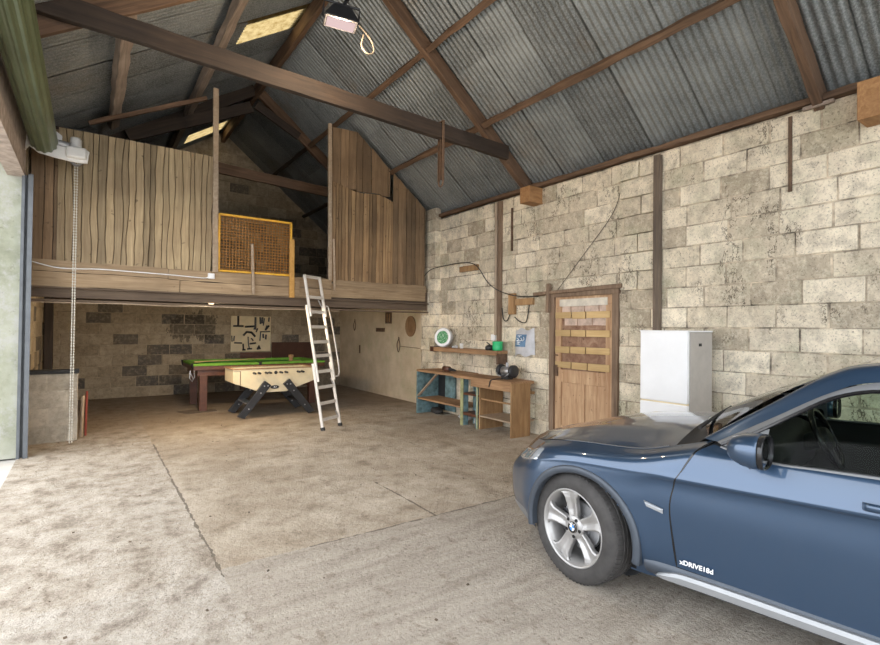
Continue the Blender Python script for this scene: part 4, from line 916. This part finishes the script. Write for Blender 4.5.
# sloped inner liner closes the view through panel gaps
MB().box(-3.4, -.58, -.80, .80, .19, .30).box(-.58, .2, -.55, .55, .22, .7).box(-.70, -.60, -.78, .78, .3, .93).box(-3.4, -3.2, -.7, .7, .3, .95).box(-2.1, -2.06, -.78, .78, .3, .6).build('floor_pan', MT['cabin'], car)
for side, yy in ((1, .855), (-1, -.855)): pass
# greenhouse
side_curves = dict(
 base=[(-.70,.735,.985),(-.975,.69,1.178),(-1.205,.64,1.335),(-1.40,.62,1.398),(-1.9,.61,1.435),(-2.5,.60,1.42),(-3.0,.57,1.36),(-3.33,.52,1.27)],
 top=[(-.715,.675,.992),(-.985,.625,1.195),(-1.215,.575,1.362),(-1.40,.555,1.418),(-1.9,.545,1.47),(-2.5,.54,1.455),(-3.0,.52,1.40),(-3.36,.48,1.31)],
 low=[(-.775,.782,.985),(-1.01,.735,1.135),(-1.23,.695,1.275),(-1.40,.672,1.335),(-1.9,.665,1.375),(-2.5,.66,1.355),(-3.0,.64,1.29),(-3.28,.61,1.18)],
)
pA = loft([side_curves['low'], side_curves['base'], side_curves['top']], 8, 5)
pil = MB(); pil.grid(pA); pil.grid(mir(pA))
roof = []
topc = cr(side_curves['top'], 8)
rc = [(-.985, 0, 1.30), (-1.23, 0, 1.435), (-1.42, 0, 1.495), (-1.9, 0, 1.535), (-2.5, 0, 1.515), (-3.0, 0, 1.455), (-3.40, 0, 1.35)]
i0 = 16; rcc = cr([(-1.30, 0, 1.388)]+[(-1.50, 0, 1.43), (-1.92, 0, 1.49), (-2.5, 0, 1.49), (-3.0, 0, 1.435), (-3.40, 0, 1.345)], 8)
for k in range(i0, len(topc)):
    e = topc[k]; cpt = rcc[k-i0]; row = []
    for j in range(25):
        g = j/12-1; lift = 1-abs(g)**2.3; row.append((e.x+(cpt.x-e.x)*(1-g*g), e.y*g, e.z+(cpt.z-e.z)*lift))
    roof.append(row)
pil.grid(roof)
bp = [[(-1.63,.70+.14*(1-t_),.95+.42*t_), (-1.71,.70+.14*(1-t_),.96+.41*t_)] for t_ in (0, .5, 1)]
pil.build('roof', MT['paint'], car, smooth=True)
# windscreen
ws = []
bb = cr([(-.70,.672,.985), (-.615,.45,1.012), (-.575,.22,1.03), (-.565,0,1.035)], 6); bb = bb+[Vector((v.x, -v.y, v.z)) for v in reversed(bb[:-1])]
tt = cr([(-1.215,.575,1.362), (-1.262,.40,1.378), (-1.292,.2,1.386), (-1.30,0,1.388)], 6); tt = tt+[Vector((v.x, -v.y, v.z)) for v in reversed(tt[:-1])]
for i in range(13):
    f = i/12; ws.append([b_.lerp(t_, f)+Vector((.0, 0, .028*math.sin(PI*f))) for b_, t_ in zip(bb, tt)])
MB().grid(ws).build('windscreen', MT['ws'], car, smooth=True)
# cowl between bonnet and windscreen
cw = []
e0 = bon[0]
for j in range(33):
    pass
bx = [Vector(v) for v in e0]
def on(c_, n_): 
    L = [0]
    for a, b in zip(c_, c_[1:]): L.append(L[-1]+(b-a).length)
    out = []
    for k in range(n_):
        s_ = L[-1]*k/(n_-1); i = max(x for x in range(len(L)-1) if L[x] <= s_+1e-9); u = (s_-L[i])/max(1e-9, L[i+1]-L[i]); out.append(c_[i].lerp(c_[i+1], u))
    return out
A_ = on(list(reversed(bx)), 25); B_ = on(bb, 25)
MB().grid([[a.lerp(b, f)+Vector((0, 0, -.022*math.sin(PI*f))) for a, b in zip(A_, B_)] for f in (0, .25, .5, .75, 1)]).build('cowl', MT['cabin'], car, smooth=True)
for y0, y1 in ((.60, .06), (-.02, -.55)):
    MB().tube(cr([(-.63, y0, 1.012), (-.655, (y0+y1)/2, 1.065), (-.64, y1, 1.075)], 6), .009, 6).build('wiper', MT['rubber'], car)
fl2 = [[Vector(a).lerp(Vector(b), f) for a, b in (((-.755,.745,.985), (-.775,.782,.985)), )] for f in (0, 1)]
# door with its parts
dr = MB().grid(gD).build('front_door', MT['paint'], car, smooth=True)
dm = MB().grid(mir(gD)).build('front_door', MT['paint'], car, smooth=True)
inn = [[Vector((v.x, v.y-.05, v.z)) for v in r_] for r_ in gD]
for side in (1, -1):
    g_ = inn if side > 0 else mir(inn)
    MB().grid(g_).build('door_lining', MT['cabin'], dr if side > 0 else dm, smooth=True)
# window frame trims and glass: lower edge (belt), upper edge
gt = cr([(-1.005,.775,1.085), (-1.115,.740,1.172), (-1.23,.712,1.247), (-1.34,.695,1.287), (-1.45,.690,1.300), (-1.664,.685,1.312)], 6)
belt = cr([(-1.005,.840,.938), (-1.10,.840,.942), (-1.23,.840,.946), (-1.34,.840,.950), (-1.45,.840,.954), (-1.664,.840,.962)], 6)
lowc = cr([(-.775,.782,.985), (-1.01,.735,1.135), (-1.23,.695,1.275), (-1.40,.672,1.335), (-1.664,.668,1.362)], 8)
frm_up = on([v for v in lowc], 31)
gtx = on(cr([(-.80,.792,.978), (-.94,.782,1.052), (-1.115,.742,1.172), (-1.23,.714,1.247), (-1.34,.697,1.287), (-1.45,.692,1.300), (-1.664,.687,1.312)], 8), 31)
for side, par in ((1, dr), (-1, dm)):
    mm = (lambda v: Vector((v.x, v.y*side, v.z)))
    MB().grid([[mm(v) for v in frm_up], [mm(v.lerp(u, .5)+Vector((0, .008, 0))) for v, u in zip(frm_up, gtx)], [mm(u) for u in gtx]]).build('window_frame', MT['satin_grey'], par, smooth=True)
    MB().tube([mm(v) for v in gtx], .010, 6).build('window_seal', MT['gloss_black'], par)
    MB().tube([mm(v+Vector((0, .004, -.004))) for v in cr([(-.80,.80,.968), (-1.005,.846,.940), (-1.23,.846,.946), (-1.45,.846,.954), (-1.664,.846,.962)], 6)], .009, 6).build('belt_trim', MT['satin_grey'], par)
    MB().grid([[mm(b_.lerp(t_, f)+Vector((0, .012*math.sin(PI*f), 0))) for b_, t_ in zip(belt, gt)] for f in [k/6 for k in range(7)]]).build('side_window', MT['glass'], par, smooth=True)
    tri = [(-.80,.795,.975), (-1.00,.842,.945), (-1.005,.778,1.085)]
    MB().add([mm(Vector(v)) for v in tri], [(0, 1, 2)]).build('mirror_sail', MT['satin_grey'], par)
    # rear door window, pillar and rear quarter glass
    r0 = [(-1.72,.838,.965), (-2.2,.836,.985), (-2.7,.826,1.005), (-3.1,.79,1.03)]; r1 = [(-1.72,.690,1.312), (-2.2,.69,1.315), (-2.7,.675,1.27), (-3.05,.66,1.20)]
    a_ = cr(r0, 6); b_ = cr(r1, 6)
    MB().grid([[mm(x.lerp(y_, f)) for x, y_ in zip(a_, b_)] for f in (0, .5, 1)]).build('rear_window', MT['glass'], car, smooth=True)
    lo2 = cr([(-1.664,.668,1.362), (-1.9,.665,1.375), (-2.5,.66,1.355), (-3.0,.64,1.29), (-3.28,.61,1.18)], 6); up2 = cr([(-1.664,.687,1.312), (-2.2,.69,1.315), (-2.7,.675,1.27), (-3.05,.66,1.20), (-3.2,.70,1.05)], 6)
    MB().grid([[mm(v) for v in lo2], [mm(v) for v in up2]]).build('window_frame', MT['satin_grey'], car, smooth=True)
    MB().grid([[mm(Vector((-1.655,.845,.955))), mm(Vector((-1.73,.845,.958)))], [mm(Vector((-1.655,.690,1.32))), mm(Vector((-1.73,.690,1.322)))]]).build('pillar', MT['gloss_black'], car)
    MB().grid([[mm(Vector((-3.05,.80,1.02))), mm(Vector((-3.36,.62,1.05)))], [mm(Vector((-3.0,.665,1.21))), mm(Vector((-3.28,.60,1.20)))], [mm(Vector((-3.0,.64,1.30))), mm(Vector((-3.34,.50,1.29)))]]).build('rear_pillar', MT['paint'], car, smooth=True)
    sx = [[mm(Vector((u, .872+.006*s_, z))) for u in (-.50, -1.0, -1.6, -2.38)] for z, s_ in ((.300, 0), (.292, 1))]
    MB().grid([[mm(Vector((u, y, z))) for u in (-.44, -.8, -1.2, -1.7, -2.38)] for y, z in ((.866, .31), (.875, .295), (.874, .262), (.85, .235), (.82, .21))]).build('sill_panel', MT['flare'], car, smooth=True)
    q = MB(); st_ = cr([(-.51,.886,.244), (-.56,.895,.254), (-.70,.900,.268), (-1.2,.900,.268), (-1.8,.900,.266), (-2.30,.898,.262), (-2.36,.884,.26)], 8)
    hh = [(.004 if k in (0, len(st_)-1) else min(.026, .006+.0014*min(k, len(st_)-1-k))) for k in range(len(st_))]
    q.rings([[mm(v+Vector((0, dy, dz*h_))) for dy, dz in ((-.03, -1), (.0, -1), (.006, .3), (-.002, 1), (-.03, 1))] for v, h_ in zip(st_, hh)])
    q.build('sill_trim', MT['silver'], car, bevel=.002)
    for cx, cz, rr in ARC:
        an = [R(-11+(191+11)*k/38) for k in range(39)] if cx > -1 else [R(-16+212*k/38) for k in range(39)]; rings = []
        for a in an:
            def P_(r_, y): 
                x = cx+r_*math.cos(a); taper = .5*max(0, x-.03)**2 if cx > -1 else .35*max(0, -2.9-x)**2
                return mm(Vector((x, y-taper, cz+r_*math.sin(a))))
            rings.append([P_(.394, .885), P_(.392, .901), P_(.380, .908), P_(.360, .907), P_(.348, .898), P_(.346, .70), P_(.394, .70)])
        MB().rings(rings).build('wheel_arch_trim', MT['flare'], car, smooth=True, bevel=.003)
        MB().rings([[mm(Vector((cx+r_*math.cos(a), y, cz+r_*math.sin(a)))) for r_, y in ((.375, .86), (.375, .52), (.37, .52), (.362, .86))] for a in an]).build('wheel_arch_liner', MT['cabin'], car)
        MB().prism([(cx+.37*math.cos(a), cz+.37*math.sin(a)) for a in [2*PI*k/32 for k in range(32)]], -side*.53, -side*.52, Matrix.Rotation(R(90), 4, 'X')).build('wheel_arch_liner', MT['cabin'], car)
    # mirror
    mp = MB(); prof = []
    for x, ry, rz, cy in ((-.883, .012, .008, .985), (-.893, .055, .036, .985), (-.915, .082, .058, .985), (-.955, .098, .073, .987), (-1.00, .103, .079, .99), (-1.025, .101, .077, .99)):
        prof.append([mm(Vector((x, cy+ry*math.copysign(abs(math.cos(a))**.75, math.cos(a)), 1.012-.0+rz*math.copysign(abs(math.sin(a))**.75, math.sin(a))))) for a in [2*PI*k/24 for k in range(24)]])
    mo_ = mp.rings(prof).build('wing_mirror', MT['paint'], car, smooth=True)
    MB().rings([[p.lerp(sum(prof[-1], Vector())/24, s_)+Vector((dx, 0, 0)) for p in prof[-1]] for s_, dx in ((-.01, .002), (0, -.018), (.06, -.022), (.08, -.01))]).build('mirror_rim', MT['gloss_black'], mo_, smooth=True)
    MB().rings([[p.lerp(sum(prof[-1], Vector())/24, s_)+Vector((-.012, 0, 0)) for p in prof[-1]] for s_ in (.08, .95)]).build('mirror_glass', MT['mirror'], mo_)
    MB().tube([mm(Vector((-.95, .80, .985))), mm(Vector((-.95, .92, .965)))], [.035, .03], 10).tube([mm(Vector((-1.0, .86, .945))), mm(Vector((-.97, .97, .93)))], .012, 6).build('mirror_arm', MT['gloss_black'], mo_)
# left door furniture
def dpt(u, z, off=0):
    best = None
    for r_ in gD:
        for v in r_:
            d_ = (v.x-u)**2+(v.z-z)**2
            if best is None or d_ < best[0]: best = (d_, v)
    return best[1].y+off
hd = MB(); hp = cr([(-1.36,.895,.835), (-1.385,.925,.842), (-1.48,.937,.846), (-1.57,.925,.848), (-1.60,.898,.848)], 6)
tag(hd.rings([[v+Vector((0, .012*math.cos(a), .017*math.sin(a))) for a in [2*PI*k/10 for k in range(10)]] for v in hp]).build('door_handle', MT['paint'], dr, smooth=True))
def text(name, s_, size, loc, mt, parent, rot, ext=.002):
    cu = bpy.data.curves.new(name, 'FONT'); cu.body = s_; cu.size = size; cu.extrude = ext; cu.offset = .0008; cu.materials.append(mt)
    o = bpy.data.objects.new(name, cu); C.objects.link(o)
    dg = bpy.context.evaluated_depsgraph_get(); me = bpy.data.meshes.new_from_object(o.evaluated_get(dg)); bpy.data.objects.remove(o)
    o = bpy.data.objects.new(name, me); C.objects.link(o); o.parent = parent; o.location = loc; o.rotation_euler = rot; ORG[o.name] = Vector()
    if not me.materials: me.materials.append(mt)
    return o
tx = text('badge', 'xDRIVE18d', .037, (-.632, .888, .345), MT['badge_silver'], dr, (R(90), 0, PI)); tx.scale = (.92, .9, 1); tag(tx, 'chrome xDRIVE18d lettering')
# side repeater, headlights
q = MB()
q.add([(-.44,.892,.628), (-.545,.890,.605), (-.545,.889,.578), (-.455,.891,.596), (-.45,.900,.620), (-.54,.898,.602), (-.54,.897,.582), (-.46,.899,.599)], [(4,5,6,7), (0,1,5,4), (1,2,6,5), (2,3,7,6), (3,0,4,7)]).build('side_marker', MT['lamp'], car, bevel=.002)
nS = len(gL); 
def patch(t0, t1, s0, s1, off):
    out = []
    for i in range(t0, t1+1):
        row = []
        for j in range(s0, s1+1):
            p = gL[i][j]; a = gL[min(i+1, nS-1)][j]-gL[i-1][j]; b = gL[i][min(j+1, 95)]-gL[i][j-1]; nrm = a.cross(b)
            if nrm.length > 1e-9: nrm.normalize()
            if nrm.dot(Vector((p.x+.5, p.y, p.z-.4))) < 0: nrm = -nrm
            e_ = min(1, min(i-t0, t1-i)/2)*min(1, min(j-s0, s1-j)/2)
            row.append(p+nrm*(off*e_-.001))
        out.append(row)
    return out
hp_ = patch(43, 60, 47, 71, .012)
hp2 = []
for i, r_ in enumerate(hp_):
    f = i/17; a = int(6*(1-f)*.9); hp2.append(r_)
for s_ in (1, -1):
    g_ = hp2 if s_ > 0 else mir(hp2)
    MB().grid(g_).build('headlight', MT['lamp'], car, smooth=True)
    MB().box(.845, .87, s_*.05-.0, s_*.24, .40, .62) if False else None
    bt = patch(0, 9, 52, 95, .006); bt = bt if s_ > 0 else mir(bt)
    MB().grid(bt).build('bumper_trim', MT['satin_grey'], car, smooth=True)
    kg = patch(24, 40, 88, 95, .01); kg = kg if s_ > 0 else mir(kg)
    MB().grid(kg).build('grille', MT['gloss_black'], car, smooth=True)
# wheels
def wheel(cx, cy, steer, side):
    hub = bpy.data.objects.new('wheel', None); C.objects.link(hub); hub.parent = car; hub.empty_display_size = .1
    hub.location = (cx, cy, .332); hub.rotation_euler = (0, 0, steer + (0 if side > 0 else PI)); ORG[hub.name] = Vector()
    mw = Matrix.Rotation(R(-90), 4, 'X')      # lathe axis z -> local +y (outboard)
    W2 = .112
    tp_ = [(.225, -.10), (.245, -W2), (.28, -W2-.004), (.312, -W2+.006), (.326, -.092), (.331, -.06), (.332, 0), (.331, .06), (.326, .092), (.312, W2-.006), (.28, W2+.004), (.245, W2), (.228, .104), (.222, .09)]
    tz = MB().lathe(tp_, mw, 72).build('tyre', MT['tyre'], hub, smooth=True)
    tr_ = MB()
    for k in range(72):
        a = 2*PI*k/72
        for s_ in (-1, 1):
            mm = Matrix.Rotation(a, 4, 'Y')
            tr_.add([mm @ Vector(v) for v in ((-.009, s_*.050, .3305), (.004, s_*.050, .3305), (.012, s_*.094, .3255), (-.001, s_*.094, .3255), (-.007, s_*.050, .336), (.002, s_*.050, .336), (.010, s_*.093, .331), (.001, s_*.093, .331))], [(4,5,6,7), (0,1,5,4), (1,2,6,5), (2,3,7,6), (3,0,4,7)])
    for s_ in (-.03, 0, .03): tr_.lathe([(.331, s_-.010), (.3365, s_-.008), (.3365, s_+.008), (.331, s_+.010)], mw, 64)
    tr_.build('tread', MT['tyre'], tz)
    rim = MB().lathe([(.20, -.09), (.212, -.08), (.205, 0), (.208, .075), (.222, .088), (.232, .100), (.236, .108), (.230, .113), (.222, .104), (.214, .09)], mw, 64)
    MT_ = MT['alloy']; rimo = rim.build('rim', MT_, hub, smooth=True)
    sp = MB()
    def ypt(r_, a, y): return Vector((r_*math.sin(a), y, r_*math.cos(a)))
    for k in range(5):
        a0 = 2*PI*k/5+R(8)
        st = [(.045, .6, .088), (.07, .50, .086), (.105, .37, .086), (.145, .29, .090), (.18, .27, .096), (.207, .31, .098), (.222, .42, .098)]
        rings = []
        for r_, ha, y in st:
            rings.append([ypt(r_, a0-ha, y-.035), ypt(r_, a0-ha, y-.006), ypt(r_, a0-ha*.8, y), ypt(r_, a0-ha*.12, y-.006-(.004 if r_ > .1 else 0)), ypt(r_, a0+ha*.12, y-.006-(.004 if r_ > .1 else 0)), ypt(r_, a0+ha*.8, y), ypt(r_, a0+ha, y-.006), ypt(r_, a0+ha, y-.035)])
        sp.rings(rings)
    sp.lathe([(0, .050), (.060, .055), (.072, .07), (.070, .085), (.050, .094), (0, .094)], mw, 40)
    sp.build('spokes', MT_, rimo, smooth=False, bevel=.003)
    bl = MB()
    for k in range(5):
        a = 2*PI*(k+.5)/5+R(8); p = ypt(.054, a, 0); mm = Matrix.Translation((p.x, 0, p.z)) @ mw
        bl.lathe([(0, .098), (.009, .098), (.011, .0955), (.0105, .09)], mm, 12)
    bl.build('wheel_bolt', MT['gloss_black'], rimo)
    cp = MB().lathe([(0, .1005), (.032, .1005), (.035, .098), (.035, .09)], mw, 32).build('hub_cap', MT['gloss_black'], rimo, smooth=False)
    for k in range(4):
        a0 = k*PI/2; pts = [Vector((0, .1015, 0))]+[ypt(.020, a0+PI/2*j/8, .1015) for j in range(9)]
        MB().add(pts, [tuple(range(10))]).build('roundel_quarter', MT['roundel_blue'] if k % 2 else MT['white'], hub)
    MB().lathe([(.032, .1012), (.0345, .1012)], mw, 32).lathe([(.0195, .1016), (.0212, .1016)], mw, 32).build('roundel_ring', MT['chrome'], hub)
    for k, ch_ in enumerate('BMW'):
        a = R(-38+38*k); p = ypt(.0265, a, .1014)
        if side > 0 and cx > -1: text('roundel_letter', ch_, .012, (p.x+.0045*math.cos(a), .1014, p.z-.004), MT['white'], hub, (R(90), 0, PI), .0002)
    MB().lathe([(.07, .00), (.145, .00), (.145, .02), (.07, .02)], mw, 40).lathe([(.02, .02), (.07, .03), (.075, -.02)], mw, 24).build('brake_disc', MT['steel'], hub)
    MB().prism([(.155*math.cos(a), .155*math.sin(a)) for a in [R(-30+60*j/8) for j in range(9)]]+[(.085*math.cos(a), .085*math.sin(a)) for a in [R(30-60*j/8) for j in range(9)]], -.045, .03, mw).build('brake_caliper', MT['black'], hub, bevel=.004)
    return hub
MT['roundel_blue'] = plain('roundel_blue', (.02, .2, .55), .3, var=.02, bump=0)
wheel(0, .755, R(-11.4), 1); wheel(0, -.755, R(-11.4), -1); wheel(-2.76, .765, 0, 1); wheel(-2.76, -.765, 0, -1)
# cabin
cb = MB(); cb.rings([[Vector((x, y, z+dz)) for y, dz in ((-.72, 0), (-.72, .10), (-.4, .17), (-.1, .13), (.4, .14), (.72, .10), (.72, 0))] for x, z in ((-.66, .82), (-.80, .85), (-.92, .82), (-.95, .70))])
cb.build('dashboard', MT['cabin'], car, smooth=True)
for y in (.37, -.37):
    sb = MB()
    sb.rings([[Vector((x, y+wd*cx_, z+.06*cz_)) for cx_, cz_ in ((-1, 0), (-.9, .8), (-.3, .5), (.3, .5), (.9, .8), (1, 0), (.9, -1), (-.9, -1))] for x, z, wd in ((-1.32, .50, .24), (-1.42, .53, .25), (-1.80, .48, .25))])
    so = sb.build('seat', MT['seatc'], car, smooth=True)
    MB().rings([[Vector((x+.07*cz_, y+wd*cx_, z)) for cx_, cz_ in ((-1, 0), (-.9, .8), (-.3, .5), (.3, .5), (.9, .8), (1, 0), (.9, -1), (-.9, -1))] for x, z, wd in ((-1.78, .50, .24), (-1.84, .75, .26), (-1.92, 1.0, .24), (-1.97, 1.11, .17))]).build('backrest', MT['seatc'], so, smooth=True)
    MB().box(-2.02, -1.93, y-.13, y+.13, 1.15, 1.33).tube([(-1.97, y-.06, 1.08), (-1.975, y-.06, 1.18)], .008, 6).tube([(-1.97, y+.06, 1.08), (-1.975, y+.06, 1.18)], .008, 6).build('headrest', MT['seatc'], so, bevel=.03)
MB().box(-2.75, -2.35, -.65, .65, .45, .60).box(-2.9, -2.72, -.65, .65, .5, 1.05).build('rear_seat', MT['seatc'], car, bevel=.03)
sw_ = bpy.data.objects.new('steering_wheel', None); C.objects.link(sw_); sw_.parent = car; ORG[sw_.name] = Vector(); sw_.location = (-1.06, -.37, .885); sw_.rotation_euler = (0, R(-66), 0)
MB().tube([(.185*math.cos(2*PI*k/40), .185*math.sin(2*PI*k/40), 0) for k in range(40)], .017, 10, closed=True).build('wheel_rim', MT['gloss_black'], sw_, smooth=True)
MB().lathe([(0, .03), (.06, .025), (.075, 0), (.06, -.05), (.03, -.25)], None, 20).box(-.17, -.05, -.015, .015, -.01, .006).box(-.015, .015, -.17, .17, -.012, .006).build('hub', MT['cabin'], sw_, smooth=False)
MB().box(-1.26, -1.23, -.12, .12, 1.25, 1.31).tube([(-1.24, 0, 1.31), (-1.255, 0, 1.365)], .012, 6).build('interior_mirror', MT['gloss_black'], car, bevel=.01)
MB().box(-1.9, -1.0, -.10, .10, .3, .58).build('console', MT['cabin'], car, bevel=.03)
